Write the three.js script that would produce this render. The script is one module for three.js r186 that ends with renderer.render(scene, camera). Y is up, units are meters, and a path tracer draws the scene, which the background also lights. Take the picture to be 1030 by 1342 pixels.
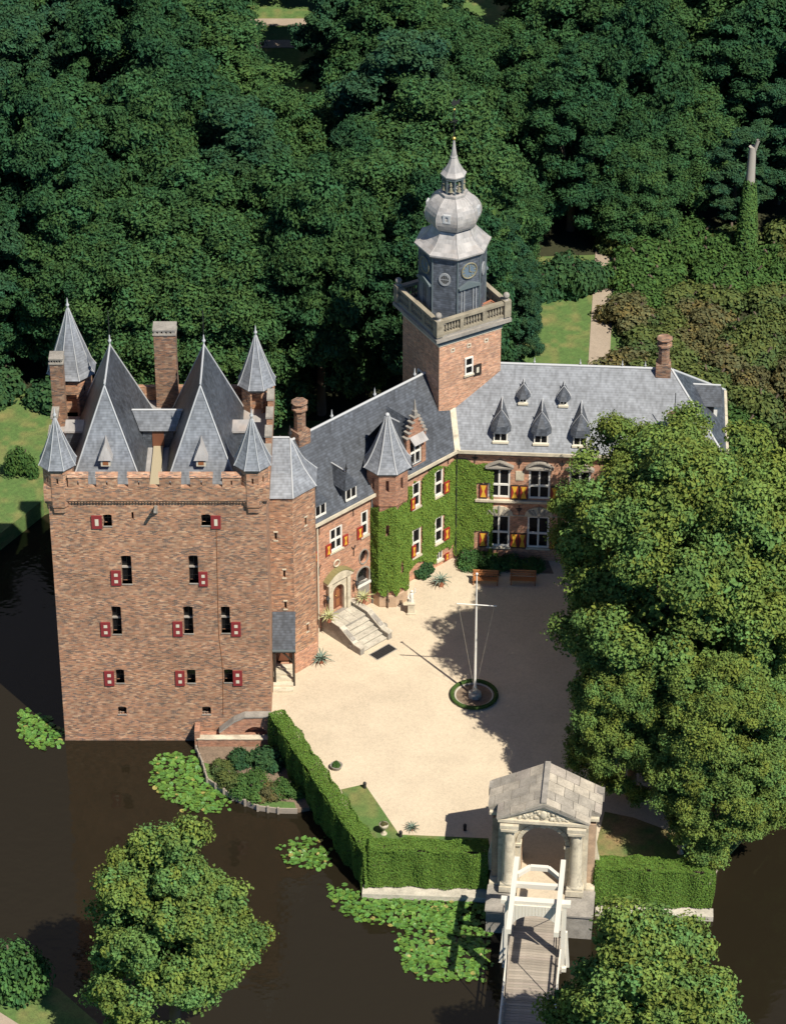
import * as THREE from 'three';
import { Sky } from 'three/addons/objects/Sky.js';
import { Brush, Evaluator, SUBTRACTION } from 'three-bvh-csg';
import { mergeGeometries } from 'three/addons/utils/BufferGeometryUtils.js';

// ---------- camera, sky, sun, exposure ----------
const scene = new THREE.Scene();
const FOCAL = 4350, PITCH = THREE.MathUtils.degToRad(34.6), DIST = 242;          // in pixels of the 1030 x 1342 photograph / radians / metres
const camera = new THREE.PerspectiveCamera(2 * Math.atan(671 / FOCAL) * 180 / Math.PI, 1030 / 1342, 1, 3000);
camera.position.set(0, DIST * Math.sin(PITCH), DIST * Math.cos(PITCH));
camera.lookAt(0, 0, 0);
const SUN = new THREE.Vector3(0.48, 1, 0.6).normalize();
const sky = new Sky(); sky.name = 'sky'; sky.scale.setScalar(2000);
const su = sky.material.uniforms;
su.sunPosition.value.copy(SUN); su.turbidity.value = 2; su.rayleigh.value = 0.75; su.mieCoefficient.value = 0.003; su.mieDirectionalG.value = 0.75;
scene.add(sky);
scene.environmentIntensity = 0.1;
const sun = new THREE.DirectionalLight(new THREE.Color(1, 0.93, 0.80), 5);
sun.position.copy(SUN).multiplyScalar(300); sun.castShadow = true;
sun.shadow.mapSize.set(4096, 4096);
Object.assign(sun.shadow.camera, { left: -110, right: 110, top: 110, bottom: -110, near: 1, far: 600 });
scene.add(sun, sun.target);
const renderer = new THREE.WebGLRenderer({ antialias: true });
renderer.toneMapping = THREE.LinearToneMapping;
renderer.toneMappingExposure = 1.28;
renderer.shadowMap.enabled = true;

// ---------- helpers ----------
let seed = 7;
const reseed = (s) => { seed = s | 0; };
const rnd = () => { seed = (seed + 0x6d2b79f5) | 0; let t = Math.imul(seed ^ (seed >>> 15), 1 | seed); t = (t + Math.imul(t ^ (t >>> 7), 61 | t)) ^ t; return ((t ^ (t >>> 14)) >>> 0) / 4294967296; };
const rr = (a, b) => a + (b - a) * rnd();
const V = (x, y, z) => new THREE.Vector3(x, y, z);
// a photograph pixel gives a direction; ground, wall or height gives the distance
const CP = camera.position.clone(), FW = V(0, -Math.sin(PITCH), -Math.cos(PITCH)), UPV = V(0, Math.cos(PITCH), -Math.sin(PITCH));
const ray = (u, v) => FW.clone().add(V((u - 515) / FOCAL, 0, 0)).addScaledVector(UPV, -(v - 671) / FOCAL);
const onY = (u, v, y = 0) => { const d = ray(u, v); return CP.clone().addScaledVector(d, (y - CP.y) / d.y); };
const onZ = (u, v, z) => { const d = ray(u, v); return CP.clone().addScaledVector(d, (z - CP.z) / d.z); };
const project = (p) => { const d = p.clone().sub(CP), w = d.dot(FW); return [515 + FOCAL * d.x / w, 671 - FOCAL * d.dot(UPV) / w]; };
class Frame {                                            // a wall's own axes: x along it, y up, z out of it
  constructor(x, z, deg) { this.x = x; this.z = z; this.a = THREE.MathUtils.degToRad(deg); this.ax = V(Math.cos(this.a), 0, -Math.sin(this.a)); this.n = V(Math.sin(this.a), 0, Math.cos(this.a)); this.o = V(x, 0, z); }
  at(u, v, off = 0) { const d = ray(u, v), t = (off - CP.clone().sub(this.o).dot(this.n)) / d.dot(this.n); const p = CP.clone().addScaledVector(d, t).sub(this.o); return [p.dot(this.ax), p.y]; }
  rect(u0, v0, u1, v1, off = 0) { const um = (u0 + u1) / 2, vm = (v0 + v1) / 2; return { x0: this.at(u0, vm, off)[0], x1: this.at(u1, vm, off)[0], y1: this.at(um, v0, off)[1], y0: this.at(um, v1, off)[1] }; }
  world(x, y, z) { return this.o.clone().addScaledVector(this.ax, x).addScaledVector(this.n, z).setY(y); }
  local(p) { const q = p.clone().sub(this.o); return V(q.dot(this.ax), q.y, q.dot(this.n)); }
}
const used = {};
const numbered = (n) => { const k = used[n] = (used[n] ?? -1) + 1; return k ? n + '_' + String(k).padStart(3, '0') : n; };
function thing(name, label, category, frame, group) {
  const o = new THREE.Group(); o.name = numbered(name); o.userData = { label, category }; if (group) o.userData.group = group;
  if (frame) { o.position.set(frame.x, frame.y ?? 0, frame.z); o.rotation.y = frame.a ?? 0; }
  scene.add(o); return o;
}
function part(name, geo, mat, parent) {
  const m = new THREE.Mesh(geo, mat); m.name = name; m.castShadow = m.receiveShadow = true; parent.add(m); return m;
}
function structure(name, geo, mat) { const m = part(numbered(name), geo, mat, scene); m.userData.kind = 'structure'; return m; }
// finish a geometry: no index, flat or kept normals, uv in metres along each face
function fin(g, smooth) {
  g = g.index ? g.toNonIndexed() : g;
  for (const k of Object.keys(g.attributes)) if (!['position', 'normal', 'color'].includes(k)) g.deleteAttribute(k);
  if (!smooth) g.computeVertexNormals();
  const p = g.attributes.position.array, n = p.length / 9, uv = new Float32Array(n * 6);
  const a = V(), b = V(), c = V(), N = V(), T = V(), B = V(), Y = V(0, 1, 0);
  for (let i = 0; i < n; i++) {
    a.fromArray(p, i * 9); b.fromArray(p, i * 9 + 3); c.fromArray(p, i * 9 + 6);
    N.copy(b).sub(a).cross(T.copy(c).sub(a)).normalize();
    if (Math.abs(N.y) > 0.96) { T.set(1, 0, 0); B.set(0, 0, 1); } else { T.copy(Y).cross(N).normalize(); B.copy(N).cross(T); }
    [a, b, c].forEach((q, k) => { uv[i * 6 + k * 2] = q.dot(T); uv[i * 6 + k * 2 + 1] = q.dot(B); });
  }
  g.setAttribute('uv', new THREE.BufferAttribute(uv, 2));
  g.clearGroups(); g.morphAttributes = {};
  return g;
}
const bx = (w, h, d, x = 0, y = 0, z = 0, ry = 0, rx = 0, rz = 0) => { const g = new THREE.BoxGeometry(w, h, d); if (rx) g.rotateX(rx); if (rz) g.rotateZ(rz); if (ry) g.rotateY(ry); g.translate(x, y, z); return fin(g); };
const bb = (x0, x1, y0, y1, z0, z1) => bx(x1 - x0, y1 - y0, z1 - z0, (x0 + x1) / 2, (y0 + y1) / 2, (z0 + z1) / 2);
const mg = (list) => list.length === 1 ? list[0] : mergeGeometries(list);
function poly(faces) {                                   // planar polygons, each a list of points
  const out = [];
  for (const f of faces) for (let i = 1; i < f.length - 1; i++) for (const q of [f[0], f[i], f[i + 1]]) out.push(q[0], q[1], q[2]);
  const g = new THREE.BufferGeometry(); g.setAttribute('position', new THREE.Float32BufferAttribute(out, 3)); return fin(g);
}
function ring(n, prof, rot = 0, x = 0, z = 0, cap = true) {   // n-sided lathe with flat faces; prof = [radius to corner, height]
  const f = [], P = (r, y, k) => [x + r * Math.sin(rot + k * 2 * Math.PI / n), y, z + r * Math.cos(rot + k * 2 * Math.PI / n)];
  for (let i = 0; i < prof.length - 1; i++) for (let k = 0; k < n; k++) {
    const [r0, y0] = prof[i], [r1, y1] = prof[i + 1];
    if (r1 < 1e-4) f.push([P(r0, y0, k), P(r0, y0, k + 1), P(0, y1, 0)]);
    else if (r0 < 1e-4) f.push([P(0, y0, 0), P(r1, y1, k + 1), P(r1, y1, k)]);
    else f.push([P(r0, y0, k), P(r0, y0, k + 1), P(r1, y1, k + 1), P(r1, y1, k)]);
  }
  if (cap) for (const [i, s] of [[0, -1], [prof.length - 1, 1]]) if (prof[i][0] > 1e-4) { const q = []; for (let k = 0; k < n; k++) q.push(P(prof[i][0], prof[i][1], s * k)); f.push(q); }
  return poly(f);
}
const lathe = (prof, n = 16, x = 0, z = 0) => { const g = new THREE.LatheGeometry(prof.map(([r, y]) => new THREE.Vector2(Math.max(r, 0.0001), y)), n); g.translate(x, 0, z); return fin(g, true); };
const tube = (pts, r, seg = 6, n) => fin(new THREE.TubeGeometry(new THREE.CatmullRomCurve3(pts.map((p) => p.isVector3 ? p : V(...p)), false, 'catmullrom', 0.3), n ?? Math.max(1, (pts.length - 1) * 4), r, seg), true);
const bar = (a, b, w, h = w) => { a = a.isVector3 ? a : V(...a); b = b.isVector3 ? b : V(...b); const g = new THREE.BoxGeometry(w, h, a.distanceTo(b)); g.applyMatrix4(new THREE.Matrix4().lookAt(a, b, Math.abs(b.y - a.y) > 0.99 * a.distanceTo(b) ? V(1, 0, 0) : V(0, 1, 0))); g.translate((a.x + b.x) / 2, (a.y + b.y) / 2, (a.z + b.z) / 2); return fin(g); };
const ball = (r, x, y, z, n = 10) => { const g = new THREE.SphereGeometry(r, n, Math.ceil(n * 0.7)); g.translate(x, y, z); return fin(g, true); };
function extr(pts, depth, holes = [], z0 = 0) {          // outline in x, y pushed along z from z0
  const s = pts.isShape ? pts : new THREE.Shape(pts.map(([x, y]) => new THREE.Vector2(x, y)));
  for (const h of holes) s.holes.push(h.isPath ? h : new THREE.Path(h.map(([x, y]) => new THREE.Vector2(x, y))));
  const g = new THREE.ExtrudeGeometry(s, { depth, bevelEnabled: false, curveSegments: 16 }); g.translate(0, 0, z0); return fin(g);
}
const csg = new Evaluator(); csg.useGroups = false; csg.attributes = ['position', 'normal', 'uv'];
function carve(g, cutters) { let a = new Brush(g); a.updateMatrixWorld(); for (const c of cutters) { const b = new Brush(c); b.updateMatrixWorld(); a = csg.evaluate(a, b, SUBTRACTION); a.updateMatrixWorld(); } return fin(a.geometry); }
const rectPath = (r) => [[r.x0, r.y0], [r.x1, r.y0], [r.x1, r.y1], [r.x0, r.y1]];
const archPath = (r, k = 1) => { const w = (r.x1 - r.x0) / 2, m = (r.x0 + r.x1) / 2, h = w * k, out = [[r.x0, r.y0], [r.x1, r.y0]]; for (let i = 0; i <= 10; i++) { const t = i / 10 * Math.PI; out.push([m + w * Math.cos(t), r.y1 - h + h * Math.sin(t)]); } return out; };
const ovalPath = (r) => { const out = []; for (let i = 0; i < 20; i++) { const t = i / 20 * 2 * Math.PI; out.push([(r.x0 + r.x1) / 2 + (r.x1 - r.x0) / 2 * Math.cos(t), (r.y0 + r.y1) / 2 + (r.y1 - r.y0) / 2 * Math.sin(t)]); } return out; };
// a flat slab over an outline in the ground plane (x, z), top at y1
function slab(pts, y1, y0) { const g = extr(pts.map((p) => p.isVector3 ? [p.x, -p.z] : [p[0], -p[1]]), y1 - y0); g.rotateX(-Math.PI / 2); g.translate(0, y0, 0); return fin(g); }

// ---------- procedural textures ----------
const hash = (x, y, s = 0) => { let h = Math.imul(x | 0, 374761393) ^ Math.imul(y | 0, 668265263) ^ Math.imul(s | 0, 974634777); h = Math.imul(h ^ (h >>> 13), 1274126177); return ((h ^ (h >>> 16)) >>> 0) / 4294967296; };
function noise(x, y, per, s) {                           // value noise that repeats after per cells
  const ix = Math.floor(x), iy = Math.floor(y), fx = x - ix, fy = y - iy, px = Array.isArray(per) ? per[0] : per, w = (i) => ((i % px) + px) % px;
  const a = fx * fx * (3 - 2 * fx), b = fy * fy * (3 - 2 * fy), py = Array.isArray(per) ? per[1] : per;
  const h = (i, j) => hash(w(i), ((j % py) + py) % py, s);
  return (h(ix, iy) * (1 - a) + h(ix + 1, iy) * a) * (1 - b) + (h(ix, iy + 1) * (1 - a) + h(ix + 1, iy + 1) * a) * b;
}
function texture(size, metres, fn, srgb = true) {        // fn(u, v) in 0..1 gives linear r, g, b
  const d = new Uint8Array(size * size * 4);
  for (let j = 0; j < size; j++) for (let i = 0; i < size; i++) {
    const c = fn((i + 0.5) / size, (j + 0.5) / size), o = (j * size + i) * 4;
    for (let k = 0; k < 3; k++) d[o + k] = Math.max(0, Math.min(255, 255 * (srgb ? Math.pow(Math.max(0, c[k]), 1 / 2.2) : c[k])));
    d[o + 3] = 255;
  }
  const t = new THREE.DataTexture(d, size, size); t.wrapS = t.wrapT = THREE.RepeatWrapping; t.magFilter = THREE.LinearFilter; t.minFilter = THREE.LinearMipmapLinearFilter; t.generateMipmaps = true;
  if (srgb) t.colorSpace = THREE.SRGBColorSpace; t.repeat.set(1 / metres, 1 / metres); t.needsUpdate = true; return t;
}
function brickTexture(size, metres, courses, perRow, tones, mortar, s, contrast) {
  return texture(size, metres, (u, v) => {
    const y = v * courses, row = Math.floor(y), fy = y - row, x = u * perRow + (row & 1 ? 0.5 : 0) + hash(row, 3, s) * 0.3, col = ((Math.floor(x) % perRow) + perRow) % perRow, fx = x - Math.floor(x);
    const h = hash(col, row, s), t = tones[Math.floor(h * tones.length)], j = 0.84 + 0.32 * hash(col, row, s + 1);
    let k = (0.45 + 1.1 * (0.4 * noise(u * 34, v * 110, [34, 110], s + 2) + 0.6 * noise(u * 70, v * 260, [70, 260], s + 9))) ; k = 1 + (k - 1) * contrast;
    k *= 0.86 + 0.28 * noise(u * 6, v * 9, [6, 9], s + 4) ; k *= 0.8 + 0.4 * noise(u * 40, v * 40, 40, s + 5);
    const m = fx < 0.06 || fy < 0.15 ? 1 : 0;
    return m ? mortar.map((c) => c * (0.8 + 0.2 * k)) : t.map((c) => c * j * k);
  });
}
const TX = {
  keep: brickTexture(2048, 14, 168, 54, [[0.43, 0.19, 0.105], [0.35, 0.155, 0.09], [0.50, 0.255, 0.15], [0.23, 0.125, 0.09], [0.41, 0.21, 0.135], [0.18, 0.105, 0.085], [0.53, 0.31, 0.20], [0.39, 0.175, 0.10], [0.44, 0.20, 0.115]], [0.37, 0.28, 0.22], 11, 0.62),
  wing: brickTexture(1024, 8, 110, 32, [[0.48, 0.22, 0.125], [0.41, 0.19, 0.11], [0.52, 0.27, 0.165], [0.33, 0.16, 0.105], [0.46, 0.24, 0.145]], [0.45, 0.35, 0.27], 23, 0.5),
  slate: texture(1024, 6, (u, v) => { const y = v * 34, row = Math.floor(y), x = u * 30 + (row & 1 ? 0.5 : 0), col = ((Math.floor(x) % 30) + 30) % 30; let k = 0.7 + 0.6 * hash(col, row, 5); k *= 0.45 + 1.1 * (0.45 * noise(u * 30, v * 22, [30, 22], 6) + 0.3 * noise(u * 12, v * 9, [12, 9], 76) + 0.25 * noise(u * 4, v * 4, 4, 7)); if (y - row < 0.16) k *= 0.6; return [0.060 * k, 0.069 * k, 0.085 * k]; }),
  mottled: texture(1024, 6, (u, v) => { const y = v * 34, row = Math.floor(y), x = u * 26 + (row & 1 ? 0.5 : 0), col = ((Math.floor(x) % 26) + 26) % 26; let k = 0.91 + 0.18 * hash(col, row, 55); const l = 0.5 * noise(u * 44, v * 30, [44, 30], 56) + 0.3 * noise(u * 14, v * 10, [14, 10], 57) + 0.2 * noise(u * 4, v * 4, 4, 58); k *= 0.5 + l; if (y - row < 0.16) k *= 0.75; return [0.200 * k, 0.213 * k, 0.236 * k]; }),  // paler, mottled slate tone beside the dark slate above
  sand: texture(2048, 44, (u, v) => { const k = 0.85 + 0.16 * noise(u * 700, v * 700, 700, 8) + 0.07 * (noise(u * 220, v * 220, 220, 9) - 0.5) + 0.1 * (noise(u * 40, v * 40, 40, 10) - 0.5) + 0.1 * (noise(u * 12, v * 12, 12, 110) - 0.5); const g = hash(Math.floor(u * 1024), Math.floor(v * 1024), 3) < 0.03 ? 0.82 : 1; return [0.62 * k * g, 0.52 * k * g, 0.385 * k * g]; }),
  grass: texture(1024, 14, (u, v) => { const k = 0.6 + 0.5 * noise(u * 300, v * 300, 300, 12) + 0.3 * noise(u * 70, v * 70, 70, 13), d = Math.max(0, noise(u * 7, v * 7, 7, 14) * 0.6 + noise(u * 22, v * 22, 22, 15) * 0.5 - 0.5) * 2; return [(0.085 + 0.13 * d) * k, (0.155 + 0.04 * d) * k, 0.035 * k + 0.03 * d * k]; }),
  dry: texture(1024, 9, (u, v) => { const k = 0.6 + 0.5 * noise(u * 300, v * 300, 300, 12) + 0.3 * noise(u * 70, v * 70, 70, 13), d = Math.min(1, Math.max(0, noise(u * 5, v * 5, 5, 44) * 0.8 + noise(u * 17, v * 17, 17, 45) * 0.5 - 0.35) * 1.6); return [(0.085 + 0.19 * d) * k, (0.15 + 0.035 * d) * k, (0.035 + 0.05 * d) * k]; }),
  stone: texture(512, 5, (u, v) => { const k = 0.72 + 0.3 * noise(u * 12, v * 12, 12, 16) + 0.2 * noise(u * 60, v * 60, 60, 17), d = Math.max(0, noise(u * 9, v * 16, [9, 16], 18) - 0.6); return [0.60 * k - d * 0.5, 0.535 * k - d * 0.46, 0.41 * k - d * 0.36]; }),
  grey: texture(512, 4, (u, v) => { const k = 0.65 + 0.4 * noise(u * 10, v * 10, 10, 19) + 0.3 * noise(u * 50, v * 50, 50, 20); return [0.30 * k, 0.275 * k, 0.24 * k]; }),
  lead: texture(512, 4, (u, v) => { const k = 0.7 + 0.35 * noise(u * 9, v * 5, [9, 5], 21) + 0.25 * noise(u * 40, v * 12, [40, 12], 22), r = Math.max(0, noise(u * 6, v * 6, 6, 66) - 0.62) * 0.5; return [0.36 * k + r * 0.34, 0.342 * k + r * 0.14, 0.33 * k]; }),
  plank: texture(512, 3, (u, v) => { const k = 0.7 + 0.3 * noise(u * 8, v * 90, [8, 90], 24) + 0.3 * noise(u * 30, v * 200, [30, 200], 25); return [0.32 * k, 0.275 * k, 0.225 * k]; }),
  soil: texture(512, 4, (u, v) => { const k = 0.6 + 0.5 * noise(u * 60, v * 60, 60, 26) + 0.3 * noise(u * 12, v * 12, 12, 27); return [0.20 * k, 0.145 * k, 0.10 * k]; }),
  ripple: texture(1024, 30, (u, v) => { const k = 0.5 * noise(u * 40, v * 60, [40, 60], 28) + 0.3 * noise(u * 110, v * 150, [110, 150], 29) + 0.2 * noise(u * 14, v * 14, 14, 30); return [k, k, k]; }, false),
};
const mat = (o) => { const m = new THREE.MeshStandardMaterial({ roughness: 0.85, metalness: 0, ...o }); if (Array.isArray(o.color)) m.color.setRGB(...o.color); return m; };
const pm = (color, o = {}) => { const m = new THREE.MeshStandardMaterial({ roughness: 0.7, metalness: 0, ...o }); m.color.setRGB(...color); return m; };
const M = {
  keep: mat({ map: TX.keep, color: [0.91, 0.965, 0.92], roughness: 0.92 }), wing: mat({ map: TX.wing, roughness: 0.9 }), slate: mat({ map: TX.slate, roughness: 0.5 }), mottled: mat({ map: TX.mottled, roughness: 0.55 }),
  sand: mat({ map: TX.sand, roughness: 1 }), grass: mat({ map: TX.grass, roughness: 1 }), dry: mat({ map: TX.dry, roughness: 1 }), stone: mat({ map: TX.stone, roughness: 0.85 }), grey: mat({ map: TX.grey, roughness: 0.9 }),
  lead: mat({ map: TX.lead, roughness: 0.42, metalness: 0.0 }), plank: mat({ map: TX.plank, roughness: 0.85 }), soil: mat({ map: TX.soil, roughness: 1 }),
  hip: pm([0.46, 0.47, 0.48], { roughness: 0.5 }), white: pm([0.76, 0.74, 0.68], { roughness: 0.5 }), cream: pm([0.62, 0.57, 0.45]), dark: pm([0.02, 0.018, 0.016]), iron: pm([0.025, 0.025, 0.027], { roughness: 0.5 }),
  glass: pm([0.012, 0.012, 0.013], { roughness: 0.08 }), red: pm([0.32, 0.035, 0.028], { roughness: 0.5 }), maroon: pm([0.24, 0.032, 0.035], { roughness: 0.5 }), yellow: pm([0.72, 0.42, 0.045], { roughness: 0.5 }), black: pm([0.03, 0.024, 0.02], { roughness: 0.5 }),
  gutter: pm([0.12, 0.15, 0.16], { roughness: 0.5 }), wood: pm([0.30, 0.12, 0.05], { roughness: 0.6 }), orangewood: pm([0.42, 0.17, 0.06], { roughness: 0.55 }), door: pm([0.17, 0.065, 0.035], { roughness: 0.55 }),
  terracotta: pm([0.42, 0.17, 0.10]), gold: pm([0.75, 0.52, 0.16], { roughness: 0.3, metalness: 0.8 }), clockblue: pm([0.12, 0.17, 0.22]), oldgold: pm([0.22, 0.20, 0.13]), bridge: pm([0.71, 0.67, 0.58], { roughness: 0.55 }), marble: pm([0.74, 0.72, 0.66], { roughness: 0.6 }), bark: pm([0.12, 0.09, 0.065], { roughness: 1 }), deadbark: pm([0.36, 0.33, 0.29], { roughness: 1 }),
  quay: mat({ map: TX.grey, color: [1.7, 1.7, 1.6], roughness: 0.9 }), leaf: new THREE.MeshPhysicalMaterial({ vertexColors: true, roughness: 0.85, specularIntensity: 0.35 }), wing2: mat({ map: TX.wing, color: [0.8, 0.78, 0.78], roughness: 0.9 }),
  lead2: pm([0.3, 0.31, 0.32], { roughness: 0.5 }), balu: mat({ map: TX.stone, color: [0.52, 0.51, 0.49], roughness: 0.9 }), tower: mat({ map: TX.wing, color: [1.12, 1.2, 1.22], roughness: 0.9 }), capbrick: mat({ map: TX.keep, color: [0.9, 0.98, 0.98], roughness: 0.95 }), oldbrick: mat({ map: TX.keep, color: [0.62, 0.7, 0.72], roughness: 0.95 }), boardwalk: pm([0.40, 0.34, 0.23]),
};
const water = new THREE.MeshPhysicalMaterial({ roughness: 0.06, ior: 1.33, bumpMap: TX.ripple, bumpScale: 0.012 }); water.color.setRGB(0.017, 0.0135, 0.008); M.water = water;
M.pinkstone = mat({ map: TX.stone, color: [0.78, 0.62, 0.55], roughness: 0.9 });

// ---------- the setting: water, banks, courtyard ----------
const WATER = -2.1, BANK = -0.7;
const sheet = (w, d, y) => { const g = new THREE.PlaneGeometry(w, d); g.rotateX(-Math.PI / 2); g.translate(0, y, 0); return fin(g); };
structure('water', sheet(260, 260, WATER), M.water);
{ // the land round the moat: one sheet to the horizon with the moat cut out
  const B = (u, v) => { const p = onY(u, v, BANK); return [p.x, p.z]; };
  const hole = [B(-60, 728), B(0, 700), B(57, 655), [-24, -4], [-20, -10], [-5, -12], [12, -11], [21, -9], B(945, 560), B(1000, 577), B(1060, 560), [60, 5], [60, 56.5], [24, 59], [12, 58.6], [6, 58.5], [-4, 59], [-12, 58], B(150, 1360), B(78, 1296), B(0, 1262), B(-40, 1250), [-60, 40]];
  const out = [[-900, 300], [900, 300], [900, -1500], [-900, -1500]];
  const g = extr(out.map(([x, z]) => [x, -z]), 2.4, [hole.map(([x, z]) => [x, -z])]); g.rotateX(-Math.PI / 2); g.translate(0, BANK - 2.4, 0);
  structure('ground', fin(g), M.grass);
}
structure('moat_bed', sheet(1800, 1800, -3.4), M.soil);
// hedge corner on the quay and island outline
const HB = onY(477, 1163, -1.6), HR = onY(640, 1168, -1.6), GL = onY(780, 1186, -1.6), GR = onY(932, 1193, -1.6);
const QY = -1.72;
{
  const out = [[-8.15, 24.3], [HB.x + 0.9, HB.z - 1.0], [HR.x, HR.z - 0.9], [GL.x, GL.z - 0.9], [GR.x - 0.4, GR.z - 0.9], [GR.x + 3.2, 30], [27.5, 16], [28, 2], [26, -6], [10, -9], [-22, -2], [-21.9, 13]];
  structure('courtyard', slab(out, 0, -2.7), M.sand);
}
{ // low quay ledge under the hedges
  const wall = (pts, y1, w) => { const l = []; for (let i = 0; i < pts.length - 1; i++) l.push(bar([pts[i][0], (y1 - 2.9) / 2, pts[i][1]], [pts[i + 1][0], (y1 - 2.9) / 2, pts[i + 1][1]], w, y1 + 2.9)); return mg(l); };
  const q = thing('quay_wall', 'pale stone quay wall along the water under the clipped hedge left of the bridge', 'wall');
  part('masonry', wall([[HB.x - 0.1, HB.z + 0.02], [HR.x + 0.3, HR.z + 0.1]], QY, 0.9), M.quay, q);
  const q2 = thing('quay_wall', 'pale stone quay wall under the clipped hedge right of the gatehouse', 'wall');
  part('masonry', wall([[GL.x, GL.z + 0.1], [GR.x + 0.1, GR.z + 0.1]], QY, 0.8), M.quay, q2);
}
// lawns and borders inside the island
const px = (list, y = 0) => list.map(([u, v]) => onY(u, v, y));
structure('lawn', slab(px([[447, 1035], [478, 1028], [500, 1060], [523, 1094], [640, 1099], [640, 1112], [486, 1112]]), 0.03, -0.1), M.grass);
structure('lawn', slab(px([[792, 1064], [830, 1072], [905, 1100], [915, 1140], [775, 1132], [783, 1100]]), 0.03, -0.1), M.dry);
structure('lawn', slab(px([[905, 1000], [930, 985], [1010, 1010], [1010, 1060], [955, 1120], [918, 1140], [905, 1100]]), 0.034, -0.1), M.grass);
structure('flower_bed', slab(px([[598, 728], [715, 728], [725, 752], [600, 748]]), 0.05, -0.1), M.soil);
// forest floor, paths and lawns behind the castle
structure('forest_floor', slab([[-140, -19], [-30, -18.5], [-18, -13.5], [9.5, -13], [10.2, -38], [18, -38.5], [18.5, -12.5], [32, -10], [60, -6], [140, -6], [140, -66], [-140, -66]], BANK + 0.02, BANK - 0.3), mat({ map: TX.soil, color: [0.16, 0.24, 0.12], roughness: 1 }));
const far = (list, dy, m, n) => structure(n, slab(px(list, BANK), BANK + dy, BANK - 0.3), m);
far([[706, 338], [782, 338], [782, 500], [690, 500]], 0.03, M.grass, 'lawn');
const gravel = mat({ map: TX.sand, color: [0.62, 0.6, 0.62], roughness: 1 });
far([[781, 315], [807, 315], [797, 500], [769, 500]], 0.06, gravel, 'gravel_path');
far([[300, 25], [520, 25], [520, 34], [300, 34]], 0.06, gravel, 'gravel_path');
far([[300, 53], [520, 53], [520, 63], [300, 63]], 0.06, gravel, 'gravel_path');
far([[786, -40], [806, -40], [802, 60], [784, 60]], 0.06, gravel, 'gravel_path');
far([[-5, 1324], [30, 1346], [30, 1380], [-40, 1380], [-40, 1310]], 0.06, gravel, 'gravel_path');
{ // terrace and planted corner at the foot of the keep
  const T = -1.3, zf = onY(300, 971, T).z;
  const o = thing('terrace_wall', 'low brick retaining wall and paved ledge at the foot of the square tower', 'wall');
  part('ledge', bb(-13.0, -8.2, -2.8, T, 24.02, zf - 0.35), M.wing2, o);
  part('retaining_wall', bb(-13.05, -8.0, -2.8, T + 0.12, zf - 0.35, zf), M.wing2, o);
  part('coping', bb(-13.1, -7.95, T + 0.12, T + 0.2, zf - 0.42, zf + 0.05), M.stone, o);
  part('return_wall', bb(-13.25, -12.9, -2.8, T + 0.75, 24.03, zf - 0.05), M.wing2, o);
  const b = thing('arched_wall', 'brick wall with rounded top and dark arched opening beside the square tower foot', 'wall');
  const s = [[-11.6, T - 0.3], [-11.6, T + 0.35], [-10.6, T + 1.25], [-9.9, T + 1.62], [-8.15, T + 1.66], [-8.15, T - 0.3]];
  part('masonry', extr(s, 0.5, [archPath({ x0: -10.0, x1: -8.35, y0: T - 0.2, y1: T + 0.85 }, 1)], 24.15), M.wing2, b);
  const cop = []; for (let i = 1; i < 4; i++) cop.push(bar([s[i][0], s[i][1] + 0.05, 24.4], [s[i + 1][0], s[i + 1][1] + 0.05, 24.4], 0.62, 0.1));
  part('coping', mg(cop), M.grey, b);
  const g = -1.78, P = (u, v) => { const q = onY(u, v, g); return [q.x, q.z]; };
  structure('planted_bank', slab([[-13.05, zf], P(267, 1000), P(273, 1020), P(305, 1042), P(338, 1056), P(365, 1059), P(392, 1060), [HB.x - 3.6, 31.4], [-8.0, zf]], g, -2.9), M.soil);
  structure('lawn', slab([P(268, 1000), P(273, 1020), P(305, 1042), P(338, 1056), P(365, 1059), P(388, 1060), P(386, 1052), P(345, 1048), P(310, 1033), P(284, 1014), P(277, 1002)], g + 0.03, g - 0.1), M.grass);
  const e = thing('sheet_piling', 'wooden boarded edging along the water round the planted bank', 'edging');
  const pts = [[-13.15, zf + 0.1], P(266, 1000), P(272, 1021), P(305, 1043), P(338, 1057), P(365, 1060.5), P(390, 1061)];
  const bl = []; for (let i = 0; i < pts.length - 1; i++) bl.push(bar([pts[i][0], -2.2, pts[i][1]], [pts[i + 1][0], -2.2, pts[i + 1][1]], 0.1, 1.0));
  part('boarding', mg(bl), M.plank, e);
  for (let i = 0; i < pts.length - 1; i++) { const n = Math.max(1, Math.round(Math.hypot(pts[i + 1][0] - pts[i][0], pts[i + 1][1] - pts[i][1]) / 0.9)); for (let k = 0; k < n; k++) { const t = k / n; part('post', bx(0.14, 1.1, 0.14, pts[i][0] + (pts[i + 1][0] - pts[i][0]) * t, -2.12, pts[i][1] + (pts[i + 1][1] - pts[i][1]) * t + 0.08), M.plank, e); } }
}

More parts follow.
